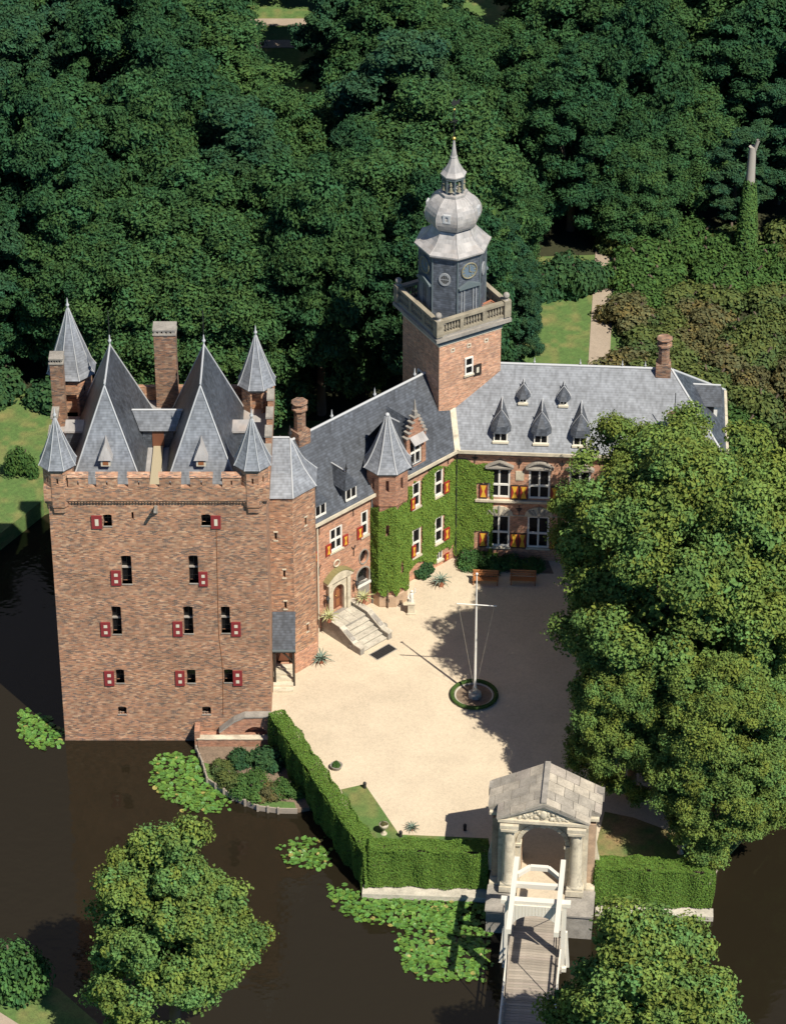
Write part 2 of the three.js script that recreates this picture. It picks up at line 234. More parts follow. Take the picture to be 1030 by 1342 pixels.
// ---------- shared building parts ----------
function addWindow(parent, r, o = {}) {                  // r: x0 x1 y0 y1 in the wall's axes; the wall face is z = 0
  const { cols = 2, split = 0.5, fm = M.white, z = -0.1, fw = 0.09, arch = false, sill = true, bars = 0 } = o, w = r.x1 - r.x0, h = r.y1 - r.y0, l = [];
  l.push(bb(r.x0, r.x0 + fw, r.y0, r.y1, z - 0.06, z + 0.06), bb(r.x1 - fw, r.x1, r.y0, r.y1, z - 0.06, z + 0.06), bb(r.x0 + fw, r.x1 - fw, r.y0, r.y0 + fw, z - 0.06, z + 0.06), bb(r.x0 + fw, r.x1 - fw, r.y1 - fw, r.y1, z - 0.06, z + 0.06));
  const xs = [r.x0 + fw], ys = [r.y0 + fw];
  for (let i = 1; i < cols; i++) { const x = r.x0 + w * i / cols; l.push(bb(x - fw / 2, x + fw / 2, r.y0 + fw, r.y1 - fw, z - 0.055, z + 0.05)); xs.push(x - fw / 2, x + fw / 2); }
  xs.push(r.x1 - fw);
  if (split) { const y = r.y0 + h * split; l.push(bb(r.x0 + fw, r.x1 - fw, y - fw * 0.55, y + fw * 0.55, z - 0.057, z + 0.07)); ys.push(y - fw * 0.55, y + fw * 0.55); }
  ys.push(r.y1 - fw);
  const win = part(o.name ?? 'window', mg(l), fm, parent);
  for (let j = 0; j < ys.length; j += 2) for (let i = 0; i < xs.length; i += 2) part('pane', bb(xs[i], xs[i + 1], ys[j], ys[j + 1], z - 0.03, z - 0.01), M.glass, win);
  if (sill) part('sill', bb(r.x0 - 0.08, r.x1 + 0.08, r.y0 - 0.14, r.y0 + 0.0, -0.16, 0.12), o.sm ?? M.stone, win);
  return win;
}
function addShutter(parent, r, kind, z = 0.03) {
  const w = r.x1 - r.x0, h = r.y1 - r.y0, cx = (r.x0 + r.x1) / 2, cy = (r.y0 + r.y1) / 2;
  if (kind === 'squares') {
    const s = part('shutter', bb(r.x0, r.x1, r.y0, r.y1, z, z + 0.06), M.maroon, parent);
    for (const k of [-0.22, 0.22]) part('painted_square', bx(w * 0.36, h * 0.2, 0.01, cx, cy + k * h, z + 0.066), M.cream, s);
    return s;
  }
  if (kind === 'bar') { const s = part('shutter', bb(r.x0, r.x1, r.y0, r.y1, z, z + 0.06), M.maroon, parent); part('painted_square', bx(w * 0.34, h * 0.5, 0.01, cx, cy, z + 0.066), M.cream, s); return s; }
  const s = part('shutter', bb(r.x0, r.x1, r.y0, r.y1, z, z + 0.06), kind === 'dark' ? M.black : M.red, parent);
  const i = kind === 'dark' ? 0.86 : 0.9;
  if (kind === 'dark') part('painted_field', bx(w * i, h * i, 0.01, cx, cy, z + 0.066), M.red, s);
  const a = w * i / 2 * (kind === 'dark' ? 0.8 : 0.62), b = h * i / 2 * (kind === 'dark' ? 0.96 : 0.8), q = a * 0.32;
  part('painted_hourglass', extr([[-a, -b], [a, -b], [q, 0], [a, b], [-a, b], [-q, 0]], 0.008, [], 0).translate(cx, cy, z + 0.072), M.yellow, s);
  return s;
}
const anchorGeo = mg([bx(0.05, 0.75, 0.04, 0, 0, 0.04), bx(0.4, 0.05, 0.04, 0, 0.1, 0.042), bx(0.26, 0.05, 0.04, 0, -0.02, 0.042)]);
const yAnchorGeo = mg([bx(0.05, 0.6, 0.04, 0, -0.1, 0.04), bar([0, 0.15, 0.04], [0.16, 0.42, 0.04], 0.05), bar([0, 0.15, 0.04], [-0.16, 0.42, 0.04], 0.05)]);
const anchor = (parent, [x, y], g = anchorGeo) => { const a = part('wall_anchor', g, M.iron, parent); a.position.set(x, y, 0); return a; };
const finialGeo = mg([lathe([[0.07, 0], [0.05, 0.15], [0.12, 0.28], [0.14, 0.38], [0.06, 0.5], [0.04, 0.8], [0.0, 1.0]], 8)]);
function finial(parent, x, y, z, s = 1, m = M.hip) { const f = part('finial', finialGeo, m, parent); f.position.set(x, y, z); f.scale.setScalar(s); return f; }
const hipLine = (parent, a, b, r = 0.055, name = 'hip_flashing') => part(name, tube([a, b], r, 6, 1), M.hip, parent);

// ---------- the square tower (keep) ----------
{
  const F = new Frame(-15.07, 24, 0), H = 6.95, DEP = 11.8, TOP = 17.45;
  const K = thing('keep_tower', 'massive square brown brick tower with battlements, corner turrets and two steep slate roofs', 'tower', F);
  const Z = (x0, y0, x1, y1) => F.rect(50 + x0 * 0.3204, 600 + y0 * 0.3204, 50 + x1 * 0.3204, 600 + y1 * 0.3204);
  const wins = [[268, 232, 303, 278], [383, 222, 392, 252], [668, 232, 706, 276], [342, 400, 384, 515, 1], [617, 400, 656, 512, 1], [303, 608, 342, 720, 1], [596, 608, 635, 718, 1], [749, 608, 786, 716, 1], [319, 866, 354, 920], [609, 866, 645, 920], [761, 865, 797, 918], [328, 1018, 363, 1048], [672, 1018, 708, 1048]].map((w) => ({ ...Z(...w), t: w[4] }));
  part('front_wall', extr([[-H, -2.8], [H, -2.8], [H, TOP], [-H, TOP]], 0.6, wins.map((w) => archPath(w, 0.22)), -0.6), M.keep, K);
  part('side_wall', bb(H - 0.6, H, -2.8, TOP, -DEP, -0.6), M.keep, K);
  part('side_wall', bb(-H, -H + 0.6, -2.8, TOP, -DEP, -0.6), M.keep, K);
  part('rear_wall', bb(-H + 0.6, H - 0.6, -2.8, TOP, -DEP, -DEP + 0.6), M.keep, K);
  for (const w of wins) {
    const pane = part('window', bb(w.x0 - 0.02, w.x1 + 0.02, w.y0 - 0.02, w.y1 + 0.02, -0.5, -0.46), M.glass, K);
    if (w.x1 - w.x0 > 0.4) {
      const m = (w.x0 + w.x1) / 2;
      part('glazing_bar', mg([bb(m - 0.025, m + 0.025, w.y0, w.y1, -0.46, -0.43), bb(w.x0, w.x0 + 0.05, w.y0, w.y1, -0.46, -0.42), bb(w.x1 - 0.05, w.x1, w.y0, w.y1, -0.46, -0.42)]), M.black, pane);
      part('sill', bb(w.x0 - 0.02, w.x1 + 0.02, w.y0 - 0.07, w.y0, -0.42, 0.05), M.grey, pane);
    }
    if (w.t) part('transom', bb(w.x0, w.x1, (w.y0 + w.y1) / 2 - 0.06, (w.y0 + w.y1) / 2 + 0.05, -0.44, -0.3), M.grey, pane);
  }
  for (const [k, ...s] of [['bar', 220, 235, 263, 288], ['bar', 708, 235, 748, 288], ['squares', 300, 460, 341, 520], ['squares', 658, 465, 695, 523], ['squares', 258, 671, 298, 728], ['squares', 553, 668, 592, 728], ['squares', 791, 670, 830, 728], ['squares', 273, 871, 313, 930], ['squares', 563, 870, 601, 930], ['squares', 798, 869, 836, 930]]) addShutter(K, Z(...s), k);
  { const b = Z(474, 195, 494, 240), x = (b.x0 + b.x1) / 2; part('bracket', mg([bb(x - 0.1, x + 0.1, b.y0 + 0.3, b.y1, 0, 0.12), bar([x, b.y1 - 0.1, 0.05], [x, b.y1 + 0.15, 0.95], 0.16), bar([x, b.y0 + 0.3, 0.05], [x, b.y1 + 0.05, 0.6], 0.1)]), M.grey, K); }
  part('lightning_conductor', tube([[730, 280], [733, 420], [738, 640], [741, 730], [756, 860], [758, 1050]].map(([X, Y]) => { const [x, y] = F.at(50 + X * 0.3204, 600 + Y * 0.3204); return [x, y, 0.025]; }), 0.018, 5, 20), M.wood, K);
  part('base_course', bb(-H - 0.02, H + 0.02, -2.8, -1.9, 0.004, 0.03), M.capbrick, K);
  // corbel frieze and parapet
  const fr = []; for (let k = 0; k < 60; k++) { const x = -5.75 + k * 11.5 / 59; fr.push(bx(0.11, 0.2, 0.17, x, TOP + 0.01, 0.085)); }
  for (const s of [-1, 1]) for (let k = 0; k < 40; k++) fr.push(bx(0.22, 0.26, 0.13, s * (H + 0.11), TOP - 0.02, -1 - k * 9.8 / 39));
  part('corbel_frieze', mg(fr), M.keep, K);
  part('parapet', mg([bb(-H - 0.24, H + 0.24, TOP + 0.11, 18.62, -0.12, 0.24), bb(H - 0.12, H + 0.24, TOP + 0.11, 18.62, -DEP, -0.12), bb(-H - 0.24, -H + 0.12, TOP + 0.11, 18.62, -DEP, -0.12), bb(-H + 0.12, H - 0.12, TOP + 0.11, 18.62, -DEP - 0.2, -DEP + 0.12)]), M.keep, K);
  part('roof_deck', bb(-H, H, TOP, TOP + 0.1, -DEP, -0.1), M.lead, K);
  const z1 = (x, y) => F.at(40 + x * 0.3301, 380 + y * 0.3301, 0.24);
  for (const [a, b] of [[150, 228], [262, 345], [388, 472], [512, 597], [635, 722], [762, 835]]) {
    const x0 = z1(a, 760)[0], x1 = z1(b, 760)[0], m = part('merlon', carve(bb(x0, x1, 18.62, 19.4, -0.12, 0.24), [bx(0.1, 0.36, 1, (x0 + x1) / 2, 18.95, 0)]), M.keep, K);
    part('cap_stone', poly((() => { const A = x0 - 0.05, B = x1 + 0.05, y = 19.4, t = 19.62, f = 0.3, r = -0.18; return [[[A, y, f], [B, y, f], [B, t, r + 0.1], [A, t, r + 0.1]], [[A, y, r], [A, t, r + 0.1], [B, t, r + 0.1], [B, y, r]], [[A, y, f], [A, t, r + 0.1], [A, y, r]], [[B, y, f], [B, y, r], [B, t, r + 0.1]], [[A, y, r], [B, y, r], [B, y, f], [A, y, f]]]; })()), M.capbrick, m);
  }
  for (const s of [-1, 1]) for (let k = 0; k < 4; k++) { const m = part('merlon', bb(s > 0 ? H - 0.12 : -H - 0.24, s > 0 ? H + 0.24 : -H + 0.12, 18.62, 19.4, -3.4 - k * 2.2, -2.2 - k * 2.2), M.keep, K); part('cap_stone', bb(s > 0 ? H - 0.18 : -H - 0.3, s > 0 ? H + 0.3 : -H + 0.18, 19.4, 19.55, -3.45 - k * 2.2, -2.15 - k * 2.2), M.grey, m); }
  // twin hipped roofs
  const hip = (cx, name) => {
    const w = 2.36, z0 = -1.15, z1 = -10.7, y0 = TOP + 0.15, zr0 = z0 - 2.25, zr1 = z1 + 2.35, y = 24.0, A = [cx - w, y0, z0], B = [cx + w, y0, z0], C = [cx + w, y0, z1], D = [cx - w, y0, z1], R = [cx, y, zr0], S = [cx, y, zr1];
    const o = part(name, poly([[B, C, S, R], [C, D, S], [D, A, R, S], [D, C, B, A]]), M.slate, K); part('front_slope', poly([[A, B, R]]), M.mottled, o);  // front slope in the paler slate tone, the other slopes dark
    for (const [p, q] of [[A, R], [B, R], [C, S], [D, S]]) hipLine(o, p, q);
    hipLine(o, R, S, 0.07, 'ridge_flashing'); finial(o, cx, y, zr1, 0.9); part('spike', tube([[cx, y + 0.5, zr1], [cx, y + 2.6, zr1]], 0.03, 5, 1), M.iron, o); finial(o, cx, y, zr0, 0.5);
    // small dormer on the front slope
    const dy = y0 + 1.6, k = 2.25 / (y - y0), zs = (yy) => z0 - (yy - y0) * k, d = 0.3, zd = zs(dy) + 0.4;
    const dm = part('dormer', mg([bb(cx - d, cx + d, dy, dy + 0.55, zs(dy + 0.55) - 0.1, zd)]), M.cream, o);
    void dm; const t = dy + 1.75, e = d + 0.16, zf = zd + 0.12;
    part('dormer_roof', poly([[[cx - e, dy + 0.5, zf], [cx, t - 0.1, zf - 0.35], [cx, t, zs(t)], [cx - e, dy + 0.5, zs(dy + 0.5)]], [[cx + e, dy + 0.5, zf], [cx + e, dy + 0.5, zs(dy + 0.5)], [cx, t, zs(t)], [cx, t - 0.1, zf - 0.35]], [[cx - e, dy + 0.5, zf], [cx + e, dy + 0.5, zf], [cx, t - 0.1, zf - 0.35]]]), M.lead, o);
    part('dormer_window', bb(cx - d * 0.6, cx + d * 0.6, dy + 0.1, dy + 0.46, zd, zd + 0.02), M.wood, o);
  };
  hip(F.local(V(-18.36, 0, 0)).x, 'hipped_roof'); hip(F.local(V(-12.26, 0, 0)).x, 'hipped_roof');
  // roof linking the two, its doorway and the lead walk in the gutter
  const cx = F.local(V(-15.31, 0, 0)).x;
  const zz = onY(209, 537, 20.35).z - 24, ze = onY(209, 565, 19.0).z - 24;
  const lk = part('link_roof', poly([[[cx - 1.65, 20.35, zz], [cx - 1.15, 19.0, ze], [cx + 1.15, 19.0, ze], [cx + 1.65, 20.35, zz]], [[cx - 1.65, 20.35, zz], [cx + 1.65, 20.35, zz], [cx + 1.2, 18.6, zz - 1.6], [cx - 1.2, 18.6, zz - 1.6]]]), M.mottled, K);
  hipLine(lk, [cx - 1.65, 20.35, zz], [cx + 1.65, 20.35, zz], 0.07, 'ridge_flashing');
  part('link_wall', bb(cx - 1.0, cx + 1.0, TOP + 0.1, 19.0, ze - 0.5, ze - 0.25), M.slate, K);
  part('roof_door', bb(cx - 0.38, cx + 0.38, TOP + 0.15, 18.9, ze - 0.25, ze - 0.2), M.door, K);
  part('gutter_walk', bb(cx - 0.32, cx + 0.32, TOP + 0.12, TOP + 0.26, ze - 0.2, -0.3), M.boardwalk, K);
  for (const s of [-1, 1]) { const d = part('side_dormer', bb(s > 0 ? 4.2 : -6.2, s > 0 ? 5.9 : -4.4, TOP + 0.1, 19.0, -6.8, -5.6), M.slate, K); part('dormer_roof', bb(s > 0 ? 3.9 : -6.3, s > 0 ? 6.0 : -4.1, 19.0, 19.14, -6.9, -5.5), M.lead, d); }
  // turrets
  const turret = (x, z, r, y0, ye, ya, corb, op) => {
    const prof = corb ? [[0.02, y0 - 1.6], [r * 0.5, y0 - 1.0], [r * 0.62, y0 - 0.55], [r * 0.86, y0 - 0.5], [r * 0.9, y0 - 0.1], [r, y0], [r, ye]] : [[r, y0], [r, ye]];
    const ap = r * Math.cos(Math.PI / 8), cut = [0, Math.PI / 4, -Math.PI / 4].map((a) => bx(0.12, 0.46, 0.6, x + ap * Math.sin(a), ye - 1.0, z + ap * Math.cos(a), a)); if (op) cut[0] = bx(op[0], op[1], 1.0, x, op[2], z + ap);
    const t = part('corner_turret', carve(ring(8, prof, Math.PI / 8, x, z), cut), M.keep, K), R = r * 1.24, roofProf = [[R, ye - 0.05], [R * 0.86, ye + 0.28], [R * 0.62, ye + (ya - ye) * 0.32], [R * 0.3, ye + (ya - ye) * 0.67], [0.05, ya]];
    const rf = part('spire', ring(8, roofProf, Math.PI / 8, x, z), M.mottled, t);
    for (let k = 0; k < 8; k++) { const a = Math.PI / 8 + k * Math.PI / 4; part('hip_flashing', tube(roofProf.map(([q, y]) => [x + (q + 0.01) * Math.sin(a), y, z + (q + 0.01) * Math.cos(a)]), 0.035, 5, 8), M.hip, t); }
    void rf; const f = part('finial', finialGeo, M.hip, t); f.position.set(x, ya - 0.1, z); f.scale.setScalar(0.9);
    part('cornice', ring(8, [[r + 0.02, ye - 0.3], [r + 0.14, ye - 0.1], [r + 0.14, ye - 0.02]], Math.PI / 8, x, z), M.gutter, t);
    return t;
  };
  turret(F.local(V(-21.33, 0, 0)).x, -0.65, 1.02, 17.1, 20.1, 23.35, true);
  turret(F.local(V(-8.92, 0, 0)).x, -0.65, 1.02, 17.1, 20.1, 23.3, true);
  const rl = turret(F.local(V(-21.25, 0, 0)).x, -11.0, 1.38, 16.0, 20.55, 25.2, false, [0.75, 1.7, 18.4]); void rl;
  const rt = turret(F.local(V(-9.03, 0, 0)).x, -11.1, 1.08, 16.0, 19.5, 23.05, false, [0.62, 1.9, 18.1]); void rt;
  // chimneys
  const ch = (u0, u1, vt, z, d, yb) => { const a = onZ(u0, vt, z), b = onZ(u1, vt, z), x0 = a.x - F.x, x1 = b.x - F.x, y = a.y, l = z - 24; const c = part('chimney', bb(x0, x1, yb, y - 0.45, l - d, l), M.oldbrick, K); part('chimney_cap', mg([bb(x0 - 0.06, x1 + 0.06, y - 0.45, y - 0.34, l - d - 0.06, l + 0.06), ...Array.from({ length: 5 }, (_, k) => bb(x0 + (x1 - x0) * k / 5 + 0.02, x0 + (x1 - x0) * (k + 1) / 5 - 0.08, y - 0.34, y - 0.12, l - d, l)), bb(x0 - 0.05, x1 + 0.05, y - 0.12, y, l - d - 0.05, l + 0.05)]), M.grey, c); return c; };
  ch(201, 230, 432, 13.2, 1.0, 17.5); ch(65, 82, 470, 15.5, 0.9, 17.5);
}

// ---------- the residential wings ----------
const FL = new Frame(4.33, 5.72, 43.2), FR = new Frame(4.33, 5.72, -3.7);
const EAVE = 9.35, RIDGE = 13.8;
const onRoof = (F, u, v, dep) => { const s = (RIDGE - EAVE) / (dep + 0.4), d = ray(u, v), N = F.n.clone().multiplyScalar(s).setY(1), P = F.world(0, EAVE, 0.4), t = P.sub(CP).dot(N) / d.dot(N); return F.local(CP.clone().addScaledVector(d, t)); };
const z3 = (F, x0, y0, x1, y1, off) => F.rect(380 + x0 * 0.2235, 560 + y0 * 0.2235, 380 + x1 * 0.2235, 560 + y1 * 0.2235, off);
const z4 = (F, x0, y0, x1, y1, off) => F.rect(480 + x0 * 0.2718, 520 + y0 * 0.2718, 480 + x1 * 0.2718, 520 + y1 * 0.2718, off);
const DL = 3.48, DR = 4.25;
function cornice(parent, x0, x1) {
  part('cornice', mg([bb(x0, x1, 8.98, 9.14, 0.0, 0.16), bb(x0, x1, 9.14, 9.26, 0.0, 0.34)]), M.gutter, parent);
  part('gutter', mg([bb(x0, x1, 9.26, 9.44, -0.05, 0.5), bb(x0, x1, 9.44, 9.5, 0.42, 0.5)]), M.stone, parent);
}
// ---------- left wing with the front door ----------
{
  const W = thing('brick_house', 'orange brick wing with slate roof and arched front door behind the stone steps', 'house', FL);
  const list = [
    { r: z3(FL, 234, 585, 307, 718), cols: 2, sh: [[207, 685, 238, 750], [307, 628, 337, 693]] },
    { r: z3(FL, 417, 490, 458, 632), cols: 1, sh: [[391, 582, 423, 650]] },
    { r: z4(FL, 222, 412, 260, 530), cols: 1, sh4: [[206, 485, 226, 540]] },
    { r: z4(FL, 330, 352, 369, 475), cols: 1, sh4: [[366, 403, 391, 458]] },
    { r: z4(FL, 222, 635, 262, 765), cols: 1, sh4: [[211, 712, 230, 768]] },
    { r: z4(FL, 331, 578, 369, 700), cols: 1, sh4: [[366, 628, 392, 683]] },
    { r: z4(FL, 340, 738, 366, 785), cols: 2, small: 1, sh4: [[370, 748, 389, 781]] },
  ];
  const oval = z3(FL, 408, 718, 455, 795), half = z3(FL, 393, 822, 462, 912), door = z3(FL, 242, 915, 306, 1052);
  door.y0 = 1.02; half.y1 = Math.max(half.y1, half.y0 + 1.0);
  const holes = [...list.map((w) => rectPath(w.r)), ovalPath(oval), archPath(half, 0.95), archPath(door, 0.95)];
  part('front_wall', extr([[-13.9, -0.3], [0, -0.3], [0, 9.0], [-13.9, 9.0]], 0.45, holes, -0.45), M.wing, W);
  part('rear_wall', bb(-13.9, 2, -0.3, 9.0, -7.3, -6.9), M.wing, W);
  part('end_wall', bb(-13.9, -13.5, -0.3, 9.0, -6.9, -0.45), M.wing, W);
  for (const w of list) {
    const win = addWindow(W, w.r, { cols: w.cols, split: w.small ? 0 : 0.48, fw: w.small ? 0.07 : 0.13, z: -0.08 });
    for (const s of w.sh ?? []) addShutter(W, z3(FL, ...s), 'bright', 0.04);
    for (const s of w.sh4 ?? []) addShutter(W, z4(FL, ...s), 'bright', 0.16);
    void win;
  }
  addShutter(W, z3(FL, 138, 730, 155, 790), 'bright', 0.04);
  const ov = part('oval_window', extr(ovalPath(oval), 0.04, [], -0.3), M.glass, W);
  part('surround', extr(ovalPath({ x0: oval.x0 - 0.08, x1: oval.x1 + 0.08, y0: oval.y0 - 0.08, y1: oval.y1 + 0.08 }), 0.06, [ovalPath(oval)], 0), M.grey, ov);
  const hw = part('arched_window', extr(archPath(half, 0.95), 0.04, [], -0.3), M.glass, W);
  part('sill', bb(half.x0 - 0.05, half.x1 + 0.1, half.y0 - 0.18, half.y0, -0.25, 0.14), M.white, hw);
  part('panel', bb(half.x0 + 0.05, half.x1, half.y0 - 1.05, half.y0 - 0.22, 0, 0.06), M.grey, hw);
  part('surround', extr(archPath({ x0: half.x0 - 0.1, x1: half.x1 + 0.1, y0: half.y0, y1: half.y1 + 0.1 }, 0.95), 0.05, [archPath(half, 0.95)], 0), M.grey, hw);
  // door with stone surround and curved pediment
  const dw = part('front_door', extr(archPath(door, 0.95), 0.08, [], -0.28), M.door, W), dm = (door.x0 + door.x1) / 2, dx = (door.x1 - door.x0) / 2;
  part('panel', mg([-1, 1].flatMap((s) => [0.25, 1.0, 1.75].map((k) => bx(dx * 0.62, 0.55, 0.03, dm + s * dx * 0.5, door.y0 + 0.2 + k, -0.19)))), M.wood, dw);
  part('handle', ball(0.05, dm + 0.08, door.y0 + 1.1, -0.15), M.gold, dw);
  const su0 = { x0: door.x0 - 0.42, x1: door.x1 + 0.42, y0: door.y0 - 0.05, y1: door.y1 + 0.5 };
  const ds = part('door_surround', mg([extr([[su0.x0, su0.y0], [door.x0, su0.y0], ...archPath(door, 0.95).slice(2).reverse(), [door.x1, su0.y0], [su0.x1, su0.y0], [su0.x1, su0.y1], [su0.x0, su0.y1]], 0.22), bb(su0.x0 - 0.08, su0.x0 + 0.22, su0.y0, su0.y1, 0.22, 0.36), bb(su0.x1 - 0.22, su0.x1 + 0.08, su0.y0, su0.y1, 0.22, 0.36)]), M.stone, W);
  const arc = []; for (let i = 0; i <= 10; i++) { const t = -1 + i / 5; arc.push([dm + t * (dx + 0.7), su0.y1 + 0.16 + 0.62 * (1 - t * t)]); }
  part('pediment', extr([[dm - dx - 0.7, su0.y1], [dm + dx + 0.7, su0.y1], ...arc.slice().reverse()], 0.42, [], 0.0), M.stone, ds);
  part('mossy_coping', mg(arc.slice(1).map((p, i) => bar([arc[i][0], arc[i][1] + 0.05, 0.22], [p[0], p[1] + 0.05, 0.22], 0.52, 0.1))), pm([0.24, 0.21, 0.09], { roughness: 1 }), ds);
  const med = FL.at(380 + 272 * 0.2235, 560 + 795 * 0.2235); part('medallion', fin(new THREE.TorusGeometry(0.26, 0.06, 6, 16), true).translate(med[0], med[1], 0.04), M.stone, W);
  for (const p of [[170, 600], [370, 490], [372, 725], [170, 840]]) anchor(W, FL.at(380 + p[0] * 0.2235, 560 + p[1] * 0.2235), yAnchorGeo);
  for (const p of [[300, 345], [392, 300]]) anchor(W, FL.at(480 + p[0] * 0.2718, 520 + p[1] * 0.2718), yAnchorGeo);
  for (const p of [[218, 995], [388, 905]]) { const [x, y] = FL.at(380 + p[0] * 0.2235, 560 + p[1] * 0.2235, 0.3); const l = part('wall_lantern', mg([bb(x - 0.03, x + 0.03, y - 0.05, y + 0.02, 0, 0.35), ring(6, [[0.06, y - 0.5], [0.14, y - 0.12], [0.17, y - 0.1], [0.02, y + 0.12]], 0, x, 0.38)]), M.iron, W); void l; }
  part('drainpipe', tube([[-13.05, 0, 0.09], [-13.05, 8.9, 0.09]], 0.06, 6, 1), M.cream, W);
  part('drainpipe', tube([[-8.0, 0, 0.09], [-8.0, 8.9, 0.09]], 0.05, 6, 1), M.gutter, W);
  cornice(W, -13.9, -8.0); cornice(W, -5.1, 0.32);
  const ts = 1.15; void ts;
  // roof
  const A = (x, y, z) => [x, y, z], yE = EAVE + 0.02;
  const rf = part('roof', poly([[A(-14.2, yE, 0.4), A(2.7, yE, 0.4), A(2.7, RIDGE, -DL), A(-14.2, RIDGE, -DL)], [A(2.7, yE, -7.4), A(-14.2, yE, -7.4), A(-14.2, RIDGE, -DL), A(2.7, RIDGE, -DL)], [A(-14.2, yE, -7.4), A(-14.2, yE, 0.4), A(-14.2, RIDGE, -DL)], [A(-14.2, yE, 0.4), A(-14.2, yE, -7.4), A(2.7, yE, -7.4), A(2.7, yE, 0.4)]]), M.slate, W);
  hipLine(rf, [-14.2, RIDGE + 0.03, -DL], [2.7, RIDGE + 0.03, -DL], 0.1, 'ridge_flashing');
  for (const x of [-13.1, -8.4, -4.4, -0.6]) finial(rf, x, RIDGE + 0.05, -DL, 0.85);
  const zs = (y) => 0.4 - (y - EAVE) * (DL + 0.4) / (RIDGE - EAVE);
  // hipped dormers
  const dormer = (u, v, w, h, rise, bulb) => {
    const p = onRoof(FL, u, v, DL), x = p.x, y0 = p.y, zf = p.z + 0.12, y1 = y0 + h, yr = y1 + rise, d = part('dormer', bb(x - w / 2, x + w / 2, y0 - 0.15, y1, zs(y1) - 0.1, zf), M.slate, W);
    addWindowTo(d, { x0: x - w / 2 + 0.03, x1: x + w / 2 - 0.03, y0: y0, y1: y1 - 0.04 }, zf);
    const e = w / 2 + 0.14, q = zf - 0.42, R = [x, yr, q], S = [x, yr, zs(yr)];
    part('dormer_roof', poly([[[x - e, y1, zf + 0.14], [x + e, y1, zf + 0.14], R], [[x + e, y1, zf + 0.14], [x + e, y1, zs(y1)], S, R], [[x - e, y1, zs(y1)], [x - e, y1, zf + 0.14], R, S], [[x - e, y1, zf + 0.14], [x - e, y1, zs(y1)], [x + e, y1, zs(y1)], [x + e, y1, zf + 0.14]]]), M.slate, d);
    part('ridge_flashing', tube([R, S], 0.06, 5, 1), M.hip, d);
    part('finial', finialGeo.clone().scale(0.7, 0.7, 0.7).translate(x, yr, q), M.iron, d);
    void bulb;
  };
  function addWindowTo(d, r, zf) { const fw = 0.08, l = [bb(r.x0, r.x0 + fw, r.y0, r.y1, zf, zf + 0.05), bb(r.x1 - fw, r.x1, r.y0, r.y1, zf, zf + 0.05), bb(r.x0, r.x1, r.y0, r.y0 + 0.14, zf + 0.002, zf + 0.08), bb(r.x0 + fw, r.x1 - fw, r.y1 - fw, r.y1, zf, zf + 0.05), bb((r.x0 + r.x1) / 2 - 0.04, (r.x0 + r.x1) / 2 + 0.04, r.y0 + 0.14, r.y1 - fw, zf, zf + 0.05)]; part('window_frame', mg(l), M.white, d); part('pane', bb(r.x0 + fw, r.x1 - fw, r.y0 + 0.14, r.y1 - fw, zf + 0.002, zf + 0.02), M.glass, d); }
  dormer(418, 675, 1.05, 1.0, 1.0); dormer(458, 653, 1.05, 1.0, 1.05);
  // stepped gable dormer
  {
    const g = z4(FL, 212, 210, 264, 330, 0.05), x = (g.x0 + g.x1) / 2, w = 0.92, y0 = EAVE + 0.1, sh = g.y1 + 0.12, pts = [[x - w, y0], [x + w, y0], [x + w, sh]];
    const n = 5; for (let k = 0; k < n; k++) { const a = w - k * w / n * 0.92, b = w - (k + 1) * w / n * 0.92, y = sh + (k + 1) * 0.36; pts.push([x + a, y - 0.0], [x + b, y]); }
    for (let k = n - 1; k >= 0; k--) { const b = w - (k + 1) * w / n * 0.92, a = w - k * w / n * 0.92, y = sh + (k + 1) * 0.36; pts.push([x - b, y], [x - a, y]); }
    pts.push([x - w, sh]);
    const gr = { x0: x - 0.55, x1: x + 0.55, y0: g.y0 + 0.05, y1: g.y1 };
    const gd = part('gable_dormer', extr(pts, 0.35, [rectPath(gr)], -0.25), M.wing2, W);
    const st = []; for (let k = 0; k < n; k++) { const a = w - k * w / n * 0.92, b = w - (k + 1) * w / n * 0.92, y = sh + (k + 1) * 0.36; for (const s of [-1, 1]) st.push(bx(a - b + 0.14, 0.09, 0.5, x + s * (a + b) / 2, y + 0.045, -0.07)); }
    part('step_coping', mg(st), M.grey, gd);
    const pin = part('pinnacle', ring(4, [[0.2, 0], [0.2, 0.4], [0.12, 0.5], [0.03, 1.3]], Math.PI / 4, 0, 0), M.grey, gd); pin.position.set(x, sh + n * 0.36 + 0.05, -0.07);
    const fw = 0.1; part('window_frame', mg([bb(gr.x0, gr.x0 + fw, gr.y0, gr.y1, -0.1, 0.0), bb(gr.x1 - fw, gr.x1, gr.y0, gr.y1, -0.1, 0), bb(gr.x0 + fw, gr.x1 - fw, gr.y0, gr.y0 + fw, -0.1, 0), bb(gr.x0 + fw, gr.x1 - fw, gr.y1 - fw, gr.y1, -0.1, 0), bb(x - 0.05, x + 0.05, gr.y0 + fw, gr.y1 - fw, -0.1, 0), bb(gr.x0 + fw, x - 0.05, (gr.y0 + gr.y1) / 2 - 0.05, (gr.y0 + gr.y1) / 2 + 0.05, -0.1, 0), bb(x + 0.05, gr.x1 - fw, (gr.y0 + gr.y1) / 2 - 0.05, (gr.y0 + gr.y1) / 2 + 0.05, -0.1, 0)]), M.white, gd);
    part('pane', bb(gr.x0, gr.x1, gr.y0, gr.y1, -0.12, -0.1), M.glass, gd);
